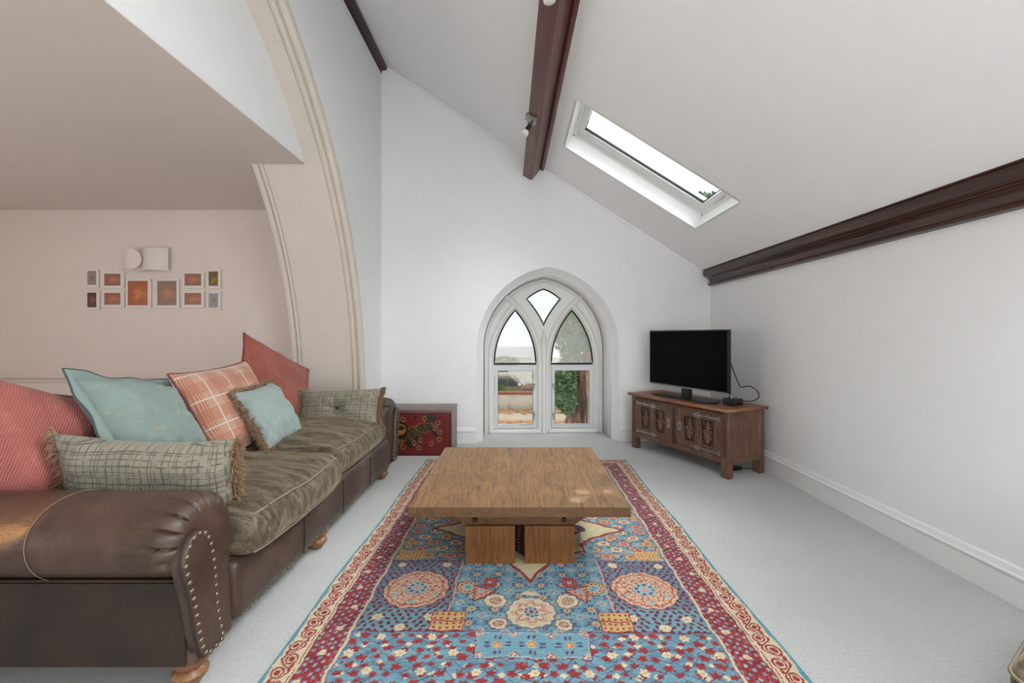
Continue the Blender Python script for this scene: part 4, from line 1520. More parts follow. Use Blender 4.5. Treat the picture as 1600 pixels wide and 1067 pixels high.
    put(m & (kk > 0.0) & ((uu / 0.0088) ** 2 + ((vv - 0.002) / 0.0058) ** 2 < 1), blue)
    put(m & (np.abs(np.abs(uu) - 0.0155) < 0.0016), dred)
    put(m & (np.abs(vv + 0.0088) < 0.0016), s3(170, 92, 100))
    un = (s / 0.145) % 1 - 0.5
    ks = np.sin(np.floor(s / 0.145) * 5.1)
    rr = np.hypot(un * 0.145, e - 0.163 - 0.02 * ks); th = np.arctan2(e - 0.163 - 0.02 * ks, un)
    put(m & (rr < 0.0135 * (1 + 0.22 * np.cos(5 * th))), cream)
    put(m & (rr < 0.0045), tan)
    put(e < 0.111, cream)
    put(e < 0.103, dred)
    m = e < 0.0995
    put(m, s3(216, 196, 166))
    ph = s / 0.135 * 2 * PI
    vine = 0.058 + 0.025 * np.sin(ph)
    m = m & (e > 0.018)
    put(m & (np.abs(e - vine) < 0.0042), s3(140, 44, 50))
    for off, sg in ((PI / 2, -1), (3 * PI / 2, 1)):
        d = ((ph - off + PI) % (2 * PI) - PI) * 0.135 / (2 * PI)
        ec = 0.058 + sg * 0.010
        q = np.hypot(d / 0.026, (e - ec) / 0.022)
        put(m & (np.abs(q - 0.92) < 0.15), s3(150, 50, 54))
        put(m & (q < 0.52), red)
        d2 = ((ph - off + PI * 1.55) % (2 * PI) - PI) * 0.135 / (2 * PI)
        put(m & ((d2 / 0.012) ** 2 + ((e - ec - sg * 0.012) / 0.007) ** 2 < 1), red)
    put(e < 0.021, cream)
    put(e < 0.017, s3(96, 152, 166))
    # yarn to yarn variation
    out *= 1 + 0.10 * r_.standard_normal(X.shape)[..., None] + 0.05 * r_.standard_normal(X.shape[0])[:, None, None]
    return np.clip(out, 0, 1)


def dyed_grid(name, xs, ys, colfun, place, mat, parent=None, thick=None):
    X, Y = np.meshgrid(xs, ys)
    n, m = X.shape
    P = place(X, Y).reshape(-1, 3)
    idx = np.arange(n * m).reshape(n, m)
    q = np.stack([idx[:-1, :-1], idx[:-1, 1:], idx[1:, 1:], idx[1:, :-1]], -1).reshape(-1, 4)
    me = bpy.data.meshes.new(name)
    me.vertices.add(len(P)); me.vertices.foreach_set('co', P.astype(np.float32).ravel())
    me.loops.add(q.size); me.loops.foreach_set('vertex_index', q.astype(np.int32).ravel())
    me.polygons.add(len(q)); me.polygons.foreach_set('loop_start', np.arange(0, q.size, 4, dtype=np.int32))
    me.update(calc_edges=True)
    me.polygons.foreach_set('use_smooth', np.ones(len(q), bool))
    at = me.color_attributes.new('dye', 'FLOAT_COLOR', 'POINT')
    c = np.ones((len(P), 4), np.float32)
    c[:, :3] = colfun(X, Y).reshape(-1, 3)
    at.data.foreach_set('color', c.ravel())
    me.materials.append(mat)
    o = bpy.data.objects.new(name, me)
    return link(o, parent)


rugm = empty('rug', (0.080, 2.755, 0.0), (0, 0, -0.013), label='large blue and red patterned oriental rug under the coffee table', cat='rug')
RUGM = full(rugm)


def rug_place(X, Y):
    e = np.minimum(HX - np.abs(X), HY - np.abs(Y))
    Z = 0.007 + 0.0015 * np.sin(X * 9 + Y * 3) + 0.001 * np.sin(Y * 17)
    Z = np.where(e < 0.002, 0.0005, Z)
    # a soft ruck beside the right-hand table leg
    Z = Z + 0.016 * np.exp(-((X - 0.30 - 0.10 * (Y + 0.2)) / 0.020) ** 2) * np.exp(-((Y + 0.17) / 0.15) ** 2)
    wob = 0.006 * np.sin(Y * 5.2 + 1) * (np.abs(X) / HX) ** 6
    return np.stack([X + wob, Y, Z], -1)


step = 0.004
pl = dyed_grid('pile', np.linspace(-HX, HX, int(2 * HX / step)), np.linspace(-HY, HY, int(2 * HY / step)), rug_colors, rug_place, M['rug'])
pl.parent = rugm
V, F = [], []
for sg in (-1, 1):
    for x in np.arange(-HX + 0.01, HX - 0.01, 0.006):
        k = len(V); w_ = 0.002; L = 0.03 + random.uniform(-0.006, 0.012); dx = random.uniform(-0.006, 0.006)
        V += [(x - w_, sg * HY, 0.003), (x + w_, sg * HY, 0.003), (x + w_ + dx, sg * (HY + L), 0.002), (x - w_ + dx, sg * (HY + L), 0.002),
              (x - w_, sg * HY, 0.0055), (x + w_, sg * HY, 0.0055), (x + w_ + dx, sg * (HY + L), 0.0035), (x - w_ + dx, sg * (HY + L), 0.0035)]
        F += [(k + 4, k + 5, k + 6, k + 7), (k, k + 1, k + 5, k + 4), (k + 1, k + 2, k + 6, k + 5), (k + 2, k + 3, k + 7, k + 6), (k + 3, k, k + 4, k + 7)]
M['fringe_cream'] = plain('cream_cotton_fringe', C(212, 206, 192), 0.9, vary=0.1, scale=60)
o = mobj('fringe', V, F, M['fringe_cream'], rugm, local=True); o['kind'] = 'stuff'

# ------------------------------------------------------------------ red lacquer chest
chest = empty('painted_chest', (-0.98, 4.68, 0), label='red lacquered chest with a painted lion on its front beside the far sofa arm', cat='chest')
CX0, CX1, CY0, CY1, CH = -1.38, -0.632, 4.456, 4.87, 0.452


def lion(X, Y):
    out = np.zeros(X.shape + (3,)) + s3(112, 22, 20)
    out += (np.sin(X * 9 + Y * 4) * np.sin(Y * 11))[..., None] * s3(70, 20, 26) * 0.25
    # X measured from the right edge of the front, Y height
    w = 0.748
    U = X / 0.62; Vv = Y / CH
    e = np.minimum(np.minimum(X, w - X), np.minimum(Y, CH - Y))
    out[np.abs(e - 0.045) < 0.006] = s3(104, 44, 20)
    out[e < 0.016] = s3(74, 18, 16)
    ell = lambda cx, cy, a, b, r=0.0: (((U - cx) * np.cos(-r) * 1.4 + (Vv - cy) * np.sin(-r)) / a) ** 2 + ((-(U - cx) * np.sin(-r) * 1.4 + (Vv - cy) * np.cos(-r)) / b) ** 2
    gold, dark, olive = s3(166, 104, 36), s3(34, 28, 22), s3(82, 66, 36)
    grain = np.sin(X * 130 + 2 * np.sin(Y * 60)) * np.sin(Y * 120 + X * 50)
    parts = [(0.635, 0.50, 0.30, 0.115, 0.42), (0.43, 0.62, 0.20, 0.10, 0.1)]
    for q in parts:
        d = ell(*q); out[d < 1.18] = gold; out[d < 1.0] = olive
        out[(d < 0.9) & (grain > 0.15)] = dark
    for q, c in (((0.83, 0.46, 0.17, 0.10, 0.1), dark), ((0.82, 0.60, 0.165, 0.155, 0), dark), ((0.82, 0.58, 0.12, 0.12, 0), gold), ((0.82, 0.61, 0.09, 0.05, 0), dark),
                 ((0.68, 0.27, 0.06, 0.10, 0.5), dark), ((0.56, 0.36, 0.05, 0.08, 0.2), dark), ((0.285, 0.52, 0.14, 0.045, -0.75), dark), ((0.34, 0.82, 0.13, 0.09, 0.3), s3(48, 44, 44)),
                 ((0.585, 0.84, 0.035, 0.05, 0), dark), ((0.80, 0.52, 0.06, 0.02, 0), s3(196, 120, 40))):
        out[ell(*q) < 1] = c
    for cx, cy in ((0.44, 0.82), (0.78, 0.80), (0.22, 0.72), (0.26, 0.60), (0.19, 0.52), (0.20, 0.36), (0.32, 0.27), (0.50, 0.34), (0.60, 0.28), (0.82, 0.30), (0.53, 0.17), (0.78, 0.18)):
        d = ell(cx, cy, 0.058, 0.048, cx * 3)
        out[(d < 1.1) & (d > 0.35)] = s3(150, 112, 66)
        out[d < 0.3] = s3(60, 34, 26)
    out[(np.sin(Y * 500) > 0.75) & (Y < 0.06)] *= 0.7
    return np.clip(out, 0, 1)


box('carcass', CX0, CX1, CY0 + 0.004, CY1, 0.0, CH - 0.014, M['lacquer'], chest, bevel=0.004, seg=1)
box('lid', CX0 - 0.004, CX1 + 0.004, CY0 - 0.003, CY1, CH - 0.014, CH + 0.004, M['lacquer'], chest, bevel=0.004, seg=2)
dyed_grid('painted_front', np.linspace(0.004, 0.744, 210), np.linspace(0.0, CH - 0.016, 125), lion,
          lambda X, Y: np.stack([CX1 - X, np.full_like(X, CY0) + 0.0, Y], -1), M['lacquer_art'], chest)
box('moulding', CX0, CX1, CY0 - 0.005, CY0 + 0.004, CH - 0.026, CH - 0.014, M['lacquer'], chest, bevel=0.002, seg=1)

# ------------------------------------------------------------------ carved coffer under the television
CO = Vector((1.25, 4.81, 0))
ANG = math.atan2(-0.905, 0.425)
cof = empty('carved_coffer', CO, (0, 0, ANG), label='carved oak coffer with iron strap hinges carrying the television', cat='cabinet')
CW, CD, CHt = 1.213, 0.45, 0.585
kw = dict(parent=cof, local=True)
PW = 0.075
for x0, x1, y0, y1 in ((0, PW, 0, 0.06), (CW - PW, CW, 0, 0.06), (0, PW, CD - 0.06, CD), (CW - PW, CW, CD - 0.06, CD)):
    box('leg', x0, x1, y0, y1, 0.0, CHt - 0.028, M['coffer_v'], bevel=0.004, seg=1, **kw)
box('rail', PW, CW - PW, 0.004, 0.034, 0.12, 0.168, M['coffer'], bevel=0.003, seg=1, **kw)
box('rail', PW, CW - PW, 0.004, 0.034, 0.520, CHt - 0.028, M['coffer'], bevel=0.003, seg=1, **kw)
box('moulding', PW - 0.02, CW - PW + 0.02, -0.004, 0.010, 0.535, 0.546, M['carving'], bevel=0.003, seg=1, **kw)
box('muntin', 0.575, 0.638, 0.002, 0.034, 0.168, 0.52, M['coffer_v'], bevel=0.003, seg=1, **kw)
for xg in (0.592, 0.606, 0.621):
    box('groove_bead', xg - 0.004, xg + 0.004, -0.002, 0.006, 0.17, 0.515, M['carving'], bevel=0.002, seg=1, **kw)
for xg in (0.030, 0.048, CW - 0.048, CW - 0.030):
    box('groove_bead', xg - 0.003, xg + 0.003, -0.003, 0.004, 0.16, 0.50, M['carving'], bevel=0.0015, seg=1, **kw)
box('back_board', PW, CW - PW, CD - 0.03, CD - 0.01, 0.12, CHt - 0.028, M['coffer'], **kw)
box('bottom_board', PW, CW - PW, 0.03, CD - 0.03, 0.12, 0.14, M['coffer'], **kw)
for xs, sg in ((0.012, -1), (CW - 0.012, 1)):
    xa, xb = (xs - 0.008, xs + 0.008)
    box('side_panel', xa - 0 * sg, xb, 0.06, CD - 0.06, 0.13, CHt - 0.03, M['coffer_v'], **kw)
    for z0, z1 in ((0.12, 0.175), (0.50, CHt - 0.028)):
        box('side_rail', xs - 0.011, xs + 0.011, 0.06, CD - 0.06, z0, z1, M['coffer'], bevel=0.003, seg=1, **kw)
    box('side_muntin', xs - 0.010, xs + 0.010, 0.205, 0.245, 0.17, 0.50, M['coffer_v'], bevel=0.003, seg=1, **kw)
# lid: frame with a sunk field
lidp = plate('lid_frame', [rect(-0.028, CW + 0.028, -0.030, CD + 0.012), rect(0.10, CW - 0.10, 0.075, CD - 0.075)], 0.028, M['coffer_top'], parent=cof,
             to3d=lambda a, b, c: Vector((a, b, CHt - 0.028 + c)), local=True, bevel=0.004)
for k in range(3):
    y0 = 0.075 + k * (CD - 0.15) / 3
    box('lid_board', 0.098, CW - 0.098, y0 + 0.0005, y0 + (CD - 0.15) / 3 - 0.0005, CHt - 0.026, CHt - 0.006, M['coffer_top'], **kw)


def carve(bm, cx, cz, w, h, y):
    """scrolling foliate carving: mirrored S-scrolls, a rosette and tendrils"""
    def cv(pts, r):
        bm_tube(bm, [(cx + a * w / 2, y, cz + b * h / 2) for a, b in pts], r, 6)
    for s in (-1, 1):
        cv([(s * (0.12 + 0.62 * (1 - math.cos(t_)) / 2), -0.92 + 0.46 * t_ + 0.05 * math.sin(3 * t_)) for t_ in np.linspace(0, 2.4, 9)], 0.0065)
        for cz_, r0, ph in ((0.52, 0.40, 0.6), (-0.42, 0.36, 2.4), (0.05, 0.26, 4.0)):
            cv([(s * (0.50 + (r0 * 1.1 * (1 - t_ / 8)) * math.cos(ph + t_)), cz_ + r0 * 0.62 * (1 - t_ / 8) * math.sin(ph + t_)) for t_ in np.linspace(0, 6.4, 14)], 0.0055)
        cv([(s * 0.05, 0.95), (s * 0.22, 0.72), (s * 0.12, 0.40), (s * 0.34, 0.12), (s * 0.16, -0.2), (s * 0.32, -0.55), (s * 0.1, -0.9)], 0.0055)
        for a, b in ((0.82, 0.86), (0.84, -0.05), (0.80, -0.88)):
            bm_lathe(bm, [(0.009, 0.0), (0.007, 0.006), (0.002, 0.008)], 8, Matrix.Translation((cx + s * a * w / 2, y + 0.003, cz + b * h / 2)) @ Matrix.Rotation(PI / 2, 4, 'X'))
    cv([(0, -0.95), (0.03, -0.3), (0, 0.3), (0, 0.95)], 0.006)


def door(x0, x1, hinge):
    dr = empty('door', (0, 0, 0)); dr.parent = cof
    z0, z1 = 0.170, 0.518
    k2 = dict(parent=dr, local=True)
    ps = (x0 + 0.065, x0 + 0.195, x0 + 0.275, x0 + 0.405) if hinge == 'L' else (x0 + 0.085, x0 + 0.215, x0 + 0.285, x0 + 0.42)
    holes_ = [rect(ps[0], ps[1], 0.235, 0.455), rect(ps[2], ps[3], 0.235, 0.455)]
    plate('door_frame', [rect(x0 + 0.002, x1 - 0.002, z0, z1)] + holes_, 0.024, M['coffer_v'], parent=dr, to3d=lambda a, b, c: Vector((a, 0.006 + c, b)), local=True, bevel=0.003)
    for a0, a1 in ((ps[0], ps[1]), (ps[2], ps[3])):
        box('carved_panel', a0 - 0.004, a1 + 0.004, 0.020, 0.028, 0.231, 0.459, M['carving'], **k2)
        bm = bmesh.new()
        carve(bm, (a0 + a1) / 2, 0.345, a1 - a0 - 0.018, 0.20, 0.017)
        bmobj('carving', bm, M['coffer'], dr, local=True, smooth=True, angle=60)
        box('panel_bead', a0 - 0.004, a1 + 0.004, 0.000, 0.008, 0.222, 0.230, M['coffer'], bevel=0.002, seg=1, **k2)
    xh, sg = (x0 + 0.004, 1) if hinge == 'L' else (x1 - 0.004, -1)
    for zc in (0.486, 0.196):
        bm = bmesh.new()
        L = 0.30
        pr = [(0, 0.020), (0.02, 0.020), (0.028, 0.010), (0.11, 0.0075), (0.118, 0.014), (0.134, 0.014), (0.142, 0.007), (0.215, 0.0065), (0.222, 0.022), (0.238, 0.028), (0.250, 0.018), (0.262, 0.020), (0.278, 0.012), (0.30, 0.001)]
        lp = [(xh + sg * a, zc + b) for a, b in pr] + [(xh + sg * a, zc - b) for a, b in pr[::-1]]
        if sg < 0: lp = lp[::-1]
        bm_loft(bm, [[Vector((a, 0.006, b)) for a, b in lp], [Vector((a, -0.001, b)) for a, b in lp]])
        for a in (0.012, 0.126, 0.240):
            bm_lathe(bm, [(0.006, 0.0), (0.004, 0.004), (0.001, 0.005)], 8, Matrix.Translation((xh + sg * a, -0.001, zc)) @ Matrix.Rotation(PI / 2, 4, 'X'))
        bmobj('strap_hinge', bm, M['iron'], dr, local=True)
    xl = x1 - 0.035 if hinge == 'L' else x0 + 0.040
    bm = bmesh.new()
    lp = [(-0.017, -0.045), (0.017, -0.045), (0.021, -0.02), (0.017, 0.0), (0.021, 0.02), (0.017, 0.045), (-0.017, 0.045), (-0.021, 0.02), (-0.017, 0.0), (-0.021, -0.02)]
    bm_loft(bm, [[Vector((xl + a, 0.006, 0.350 + b)) for a, b in lp], [Vector((xl + a, 0.0, 0.350 + b)) for a, b in lp]])
    bm_tube(bm, [(xl, 0.0, 0.352), (xl, -0.018, 0.352)], 0.006, 8)
    bm_tube(bm, [(xl - 0.014, -0.018, 0.356), (xl, -0.020, 0.352), (xl + 0.016, -0.018, 0.346)], 0.005, 8)
    bmobj('lock_plate', bm, M['iron'], dr, local=True)


door(PW, 0.575, 'L')
door(0.638, CW - PW, 'R')

# television
tvc = cof.matrix_basis @ Vector((0.594, 0.155, CHt))
tv = empty('television', tvc, (0, 0, ANG - 0.01), label='black flat screen television standing on the carved coffer', cat='television')
kt = dict(parent=tv, local=True)
TW, TZ0, TZ1 = 0.996, 0.098, 0.664
box('housing', -TW / 2, TW / 2, 0.0, 0.035, TZ0, TZ1, M['black'], bevel=0.006, **kt)
box('rear_housing', -TW / 2 + 0.12, TW / 2 - 0.12, 0.03, 0.07, TZ0 + 0.05, TZ1 - 0.12, M['black'], bevel=0.015, **kt)
box('screen', -TW / 2 + 0.014, TW / 2 - 0.014, -0.0015, 0.006, TZ0 + 0.024, TZ1 - 0.014, M['screen'], **kt)
box('lower_trim', -TW / 2 + 0.004, TW / 2 - 0.004, -0.003, 0.006, TZ0 + 0.002, TZ0 + 0.012, M['chrome'], bevel=0.002, seg=1, **kt)
bm = bmesh.new()
bm_box(bm, -0.05, 0.05, 0.0, 0.045, 0.012, 0.17, 0.006)
bmobj('neck', bm, M['black'], **kt)
base = [(-0.34, -0.10), (0.34, -0.10), (0.36, 0.02), (0.30, 0.13), (-0.30, 0.13), (-0.36, 0.02)]
loft('stand_base', [[Vector((x, y, 0.002)) for x, y in base], [Vector((x, y, 0.012)) for x, y in base], [Vector((x * 0.3, y * 0.4, 0.022)) for x, y in base]], M['black'], smooth=False, **kt)
bpos = cof.matrix_basis @ Vector((1.055, 0.25, CHt))
bxo = empty('media_box', bpos, (0, 0, ANG - 0.05), label='small black media box beside the television foot on the coffer', cat='media box')
box('case', -0.062, 0.062, -0.055, 0.055, 0.0, 0.058, M['black'], bxo, local=True, bevel=0.006)
box('front_strip', -0.055, 0.055, -0.057, -0.052, 0.010, 0.016, M['gasket'], bxo, local=True)
bm = bmesh.new()
bm_tube(bm, [(-0.04, -0.01, 0.058), (-0.02, -0.01, 0.078), (0.0, -0.01, 0.058)], 0.006, 6)
bmobj('plug', bm, M['chrome'], bxo, local=True, smooth=True)
p = lambda a, d, z: cof.matrix_basis @ Vector((a, d, z))
ctrl = [Vector(q) for q in ((1.90, 3.96, .969), (1.94, 3.98, .88), (2.0, 4.0, .755), (2.03, 4.01, .735), (2.10, 4.02, .742), (2.17, 4.02, .70), (2.185, 4.02, .64), (2.12, 4.02, .607), (2.03, 4.03, .612), (1.97, 4.03, .625))]


def crom(P, n=8):
    P = [P[0]] + P + [P[-1]]
    o = []
    for i in range(1, len(P) - 2):
        for k in range(n):
            f = k / n
            a, b, c, d = P[i - 1], P[i], P[i + 1], P[i + 2]
            o.append(0.5 * ((2 * b) + (c - a) * f + (2 * a - 5 * b + 4 * c - d) * f * f + (3 * b - a - 3 * c + d) * f ** 3))
    return o + [P[-2]]


tag(tube('cable', crom(ctrl), 0.0045, M['black'], seg=6), 'thin black cable looping from the television to the media box', 'cable')
ad = p(1.05, 0.30, 0)
pa = empty('power_adapter', ad, (0, 0, 0.3), label='black power adapter lying on the carpet under the coffer', cat='adapter')
box('case', -0.045, 0.045, -0.025, 0.025, 0.0, 0.03, M['black'], pa, local=True, bevel=0.005)
tube('lead', crom([ad + Vector((0.04, 0, 0.012)), ad + Vector((0.12, 0.03, 0.006)), ad + Vector((0.2, -0.01, 0.006)), ad + Vector((0.28, 0.05, 0.006))]), 0.004, M['black'], pa, seg=6)

# ------------------------------------------------------------------ picture frames and wall light
px2 = lambda cx, cy: ((120 + cx / 6.6667 - 805) / 700 * 4.95, 1.2 - (370 + cy / 6.6667 - 523.5) / 700 * 4.95)
FR = [((110, 238, 338, 528), (118, 215, 357, 502), 'grey', 'small upright white frame, top of the pair at the left end of the wall group'),
      ((110, 248, 565, 762), (118, 217, 582, 735), 'brown', 'small upright white frame with a brown picture, bottom left of the wall group'),
      ((275, 503, 370, 537), (295, 467, 385, 510), 'orange', 'small wide white frame, upper one left of the large pair'),
      ((275, 503, 568, 737), (295, 467, 585, 708), 'orange', 'small wide white frame, lower one left of the large pair'),
      ((526, 783, 440, 743), (540, 750, 460, 714), 'orange2', 'large upright white frame with a bright orange picture under the wall light'),
      ((832, 1078, 440, 743), (845, 1048, 460, 714), 'orange3', 'large upright white frame with a grey-edged orange picture, right of the large pair'),
      ((1115, 1335, 367, 537), (1130, 1305, 385, 510), 'orange', 'small wide white frame, upper one right of the large pair'),
      ((1115, 1335, 568, 737), (1130, 1305, 585, 708), 'orange', 'small wide white frame, lower one right of the large pair'),
      ((1368, 1508, 342, 538), (1380, 1480, 362, 512), 'yellow', 'small upright white frame with a golden yellow picture at the top right'),
      ((1368, 1508, 568, 765), (1382, 1480, 590, 738), 'silver', 'small upright white frame with a silver grey picture at the bottom right')]
PC = {'grey': (C(150, 140, 134), C(150, 96, 66)), 'brown': (C(84, 60, 48), C(146, 96, 70)), 'orange': (C(148, 100, 80), C(208, 130, 86)), 'orange2': (C(164, 92, 54), C(224, 138, 84)),
      'orange3': (C(138, 112, 100), C(208, 130, 90)), 'yellow': (C(110, 84, 48), C(206, 146, 26)), 'silver': (C(146, 148, 150), C(126, 112, 104))}
M['frame'] = plain('white_frame_lacquer', C(226, 220, 214), 0.45, vary=0.01)


def print_mat(key):
    if ('pr_' + key) in M: return M['pr_' + key]
    a, b = PC[key]
    t = NT('blurred_print_' + key)
    g = t.coord('Generated')
    vd = t.n('ShaderNodeVectorMath', operation='DISTANCE')
    t.l(g, vd.inputs[0]); vd.inputs[1].default_value = (0.52, 0.5, 0.46 if key != 'yellow' else 0.2)
    nn = t.noise(g, 3.0, 2)
    f = t.math('ADD', vd.outputs['Value'], t.math('MULTIPLY', t.math('SUBTRACT', nn, 0.5), 0.9))
    c = t.ramp(f, [(0.05, tuple(min(1, q * 1.35 + 0.05) for q in b[:3]) + (1,)), (0.28, b), (0.62, a)])
    t.base(c).set(Roughness=0.35)
    M['pr_' + key] = t.m
    return t.m


for (a0, a1, b0, b1), (c0, c1, d0, d1), key, lab in FR:
    x0, z1 = px2(a0, b0); x1, z0 = px2(a1, b1)
    u0, w1 = px2(c0, d0); u1, w0 = px2(c1, d1)
    xc, zc = (x0 + x1) / 2, (z0 + z1) / 2
    f = empty('picture_frame', (xc, 4.95, z0), label=lab, cat='picture frame', group='white picture frames on the side room wall')
    plate('moulding', [rect(x0, x1, z0, z1), rect(u0, u1, w0, w1)], 0.015, M['frame'], parent=f, to3d=lambda a, b, c: Vector((a, 4.9345 + c, b)))
    box('print', u0 - 0.004, u1 + 0.004, 4.941, 4.945, w0 - 0.004, w1 + 0.004, print_mat(key), f)

wlmp = empty('wall_light', (-4.05, 4.95, 1.9), label='white ceramic wall light of two curved shells above the picture frames', cat='wall light')
M['ceramic'] = plain('white_ceramic', C(230, 222, 214), 0.22, vary=0.01)
gx = lambda cx: px2(cx, 0)[0]
gz = lambda cy: px2(0, cy)[1]


def shell(name, plan, z0f, z1f, th=0.008):
    """sheet following a plan curve (x,y); top and bottom edges may vary along it"""
    rings = []
    n = len(plan)
    for i, (x, y) in enumerate(plan):
        a = plan[max(i - 1, 0)]; b = plan[min(i + 1, n - 1)]
        t_ = Vector((b[0] - a[0], b[1] - a[1])).normalized()
        nx, ny = -t_.y * th, t_.x * th
        rings.append([Vector((x, y, z0f(i / (n - 1)))), Vector((x, y, z1f(i / (n - 1)))), Vector((x + nx, y + ny, z1f(i / (n - 1)))), Vector((x + nx, y + ny, z0f(i / (n - 1))))])
    return loft(name, rings, M['ceramic'], wlmp, angle=40)


zb, zt = gz(352), gz(142)
zm = (zb + zt) / 2
n = 24
xa, xb = gx(548), gx(742)
plan = [(xa + (xb - xa) * i / n, 4.93 - 0.055 - 0.06 * math.sin(PI * 0.9 * i / n + 0.1)) for i in range(n + 1)]
half = (zt - zb) / 2
cutl = lambda f: half if f < 0.6 else half * math.sqrt(max(0.0004, 1 - ((f - 0.6) / 0.4) ** 2))
shell('front_shell', plan, lambda f: zm - cutl(f), lambda f: zm + cutl(f), 0.010)
xa, xb = gx(640), gx(978)
zb2, zt2 = gz(355), gz(122)
plan = [(xa + (xb - xa) * i / n, 4.925 - 0.012 - 0.075 * (0.5 - 0.5 * math.cos(PI * 2 * min(1, (i / n) ** 1.3)))) for i in range(n + 1)]
shell('rear_shell', plan, lambda f: zb2, lambda f: zt2 - 0.03 * (1 - f), 0.010)
box('back_plate', gx(600), gx(930), 4.925, 4.952, zm - 0.05, zm + 0.05, M['ceramic'], wlmp, bevel=0.004)
lathe('bulb', [(0.004, -0.05), (0.02, -0.03), (0.028, 0.0), (0.02, 0.03), (0.01, 0.05)], M['frame'], wlmp, seg=12, mat4=Matrix.Translation(((gx(640) + gx(900)) / 2, 4.905, zm)))


# ------------------------------------------------------------------ spotlights on the beam
def spotlight(y, label, tilt):
    bx_ = 0.118 - 0.0157 * (y - 5.03)
    root = empty('spotlight', (bx_, y, 2.970), label=label, cat='spotlight', group='spotlights on the roof beam')
    sl = math.atan2(-0.064, 0.098)
    bm = bmesh.new()
    bm_box(bm, -0.055, 0.045, -0.05, 0.05, -0.022, 0.0, 0.003, 1, Matrix.Rotation(-sl, 4, 'Y'))
    bmobj('mount', bm, M['iron'], root, local=True)
    d = Vector(tilt).normalized()
    tube('stem', [(0, 0, -0.015), (-0.005, 0, -0.035), Vector((-0.005, 0, -0.035)) + d * 0.03], 0.008, M['black'], root, local=True)
    m4 = Matrix.Translation(Vector((-0.008, 0, -0.045)) + d * 0.015) @ d.to_track_quat('Z', 'Y').to_matrix().to_4x4()
    lathe('head', [(0.010, 0.0), (0.021, 0.004), (0.022, 0.05), (0.022, 0.055)], M['black'], root, local=True, seg=18, mat4=m4)
    lathe('bulb', [(0.020, 0.052), (0.026, 0.062), (0.030, 0.075), (0.030, 0.088), (0.022, 0.094), (0.004, 0.096)], M['frame'], root, local=True, seg=18, mat4=m4)
    return root


spotlight(3.66, 'small black spotlight with white bulb on the beam near the end wall', (-0.55, -0.05, -0.80))
spotlight(2.17, 'white lamp head of the beam spotlight at the top edge', (0.12, 0.1, -1.0))

# ------------------------------------------------------------------ velvet footstool at the near right
fs = empty('footstool', (1.65, 0.95, 0), (0, 0, math.radians(33)), label='olive velvet footstool with piped cushion at the near right corner', cat='footstool')
FSX, FSY = 0.47, 0.34
P, F = soft_box(FSX, FSY, 0.085, 0.05, (34, 30, 8))
for k in range(len(P)):
    u, v, w_ = P[k][0] / FSX, P[k][1] / FSY, P[k][2] / 0.085
    P[k][2] += max(0, w_) * (0.05 * (1 - abs(u) ** 3) * (1 - abs(v) ** 3) + 0.014 * nz(P[k][0] * 14, P[k][1] * 4, 3)) + 0.40
mobj('top_cushion', P, F, M['velvet'], fs, local=True, smooth=True)
crn = []
for sx, sy, a0 in ((1, 1, 0), (-1, 1, 90), (-1, -1, 180), (1, -1, 270)):
    for k in range(6):
        a = math.radians(a0 + 90 * k / 5)
        crn.append((sx * (FSX - 0.05) + 0.05 * math.cos(a), sy * (FSY - 0.05) + 0.05 * math.sin(a), 0.452))
tube('piping', crn, 0.0042, M['piping'], fs, local=True, seg=6, closed=True)
P, F = soft_box(FSX - 0.02, FSY - 0.02, 0.10, 0.03, (8, 8, 6))
P[:, 2] += 0.22
mobj('base', P, F, M['leather'], fs, local=True, smooth=True)
for sx in (-1, 1):
    for sy in (-1, 1):
        lathe('foot', fprof, M['foot_wood'], fs, local=True, seg=16, mat4=Matrix.Translation((sx * (FSX - 0.09), sy * (FSY - 0.09), 0)))
# ------------------------------------------------------------------ outdoors, seen through the pointed window
GZ = -3.5
t = NT('leafy_gravel_drive')
v = t.coord('Object')
g = t.noise(v, 14, 5, 0.7)
c = t.ramp(g, [(0.3, C(150, 138, 124)), (0.7, C(196, 186, 172))])
lf = t.noise(v, 5.0, 4, 0.7)
band = t.noise(t.coord('Object', (0.15, 1.0, 1)), 0.9, 3, 0.6)
msk = t.math('MULTIPLY', t.math('SUBTRACT', t.math('ADD', lf, band), 0.98, True), 6.0, True)
c = t.mix(msk, c, t.ramp(t.noise(v, 20, 3), [(0.35, C(176, 128, 88)), (0.65, C(220, 176, 130))]))
t.base(c).set(Roughness=0.95)
M['drive'] = t.m
struct(box('ground', -60, 60, 6.5, 95, GZ - 0.3, GZ, M['drive']))
M['leaf_red'] = plain('fallen_leaves', C(204, 148, 98), 0.85, vary=0.3, scale=3)
V, F = [], []
for _ in range(5200):
    if random.random() < 0.55:
        x, y = random.uniform(-6, 9), 28.0 - abs(random.gauss(0, 0.6)) - 0.05
    else:
        x, y = random.uniform(-6, 9), random.choice((22.8, 24.2)) + random.gauss(0, 0.35)
    if math.hypot(x - 3.34, y - 21) < 1.9: continue
    a = random.uniform(0, 2 * PI); s_ = random.uniform(0.05, 0.11); k = len(V)
    for q in range(4):
        V.append((x + s_ * math.cos(a + q * PI / 2) * (1 if q % 2 else 0.6), y + s_ * math.sin(a + q * PI / 2), GZ + 0.012 + random.uniform(0, 0.05)))
    F.append((k, k + 1, k + 2, k + 3))
tag(mobj('leaf_litter', V, F, M['leaf_red']), 'fallen orange leaves scattered over the drive', 'leaves', kind='stuff')

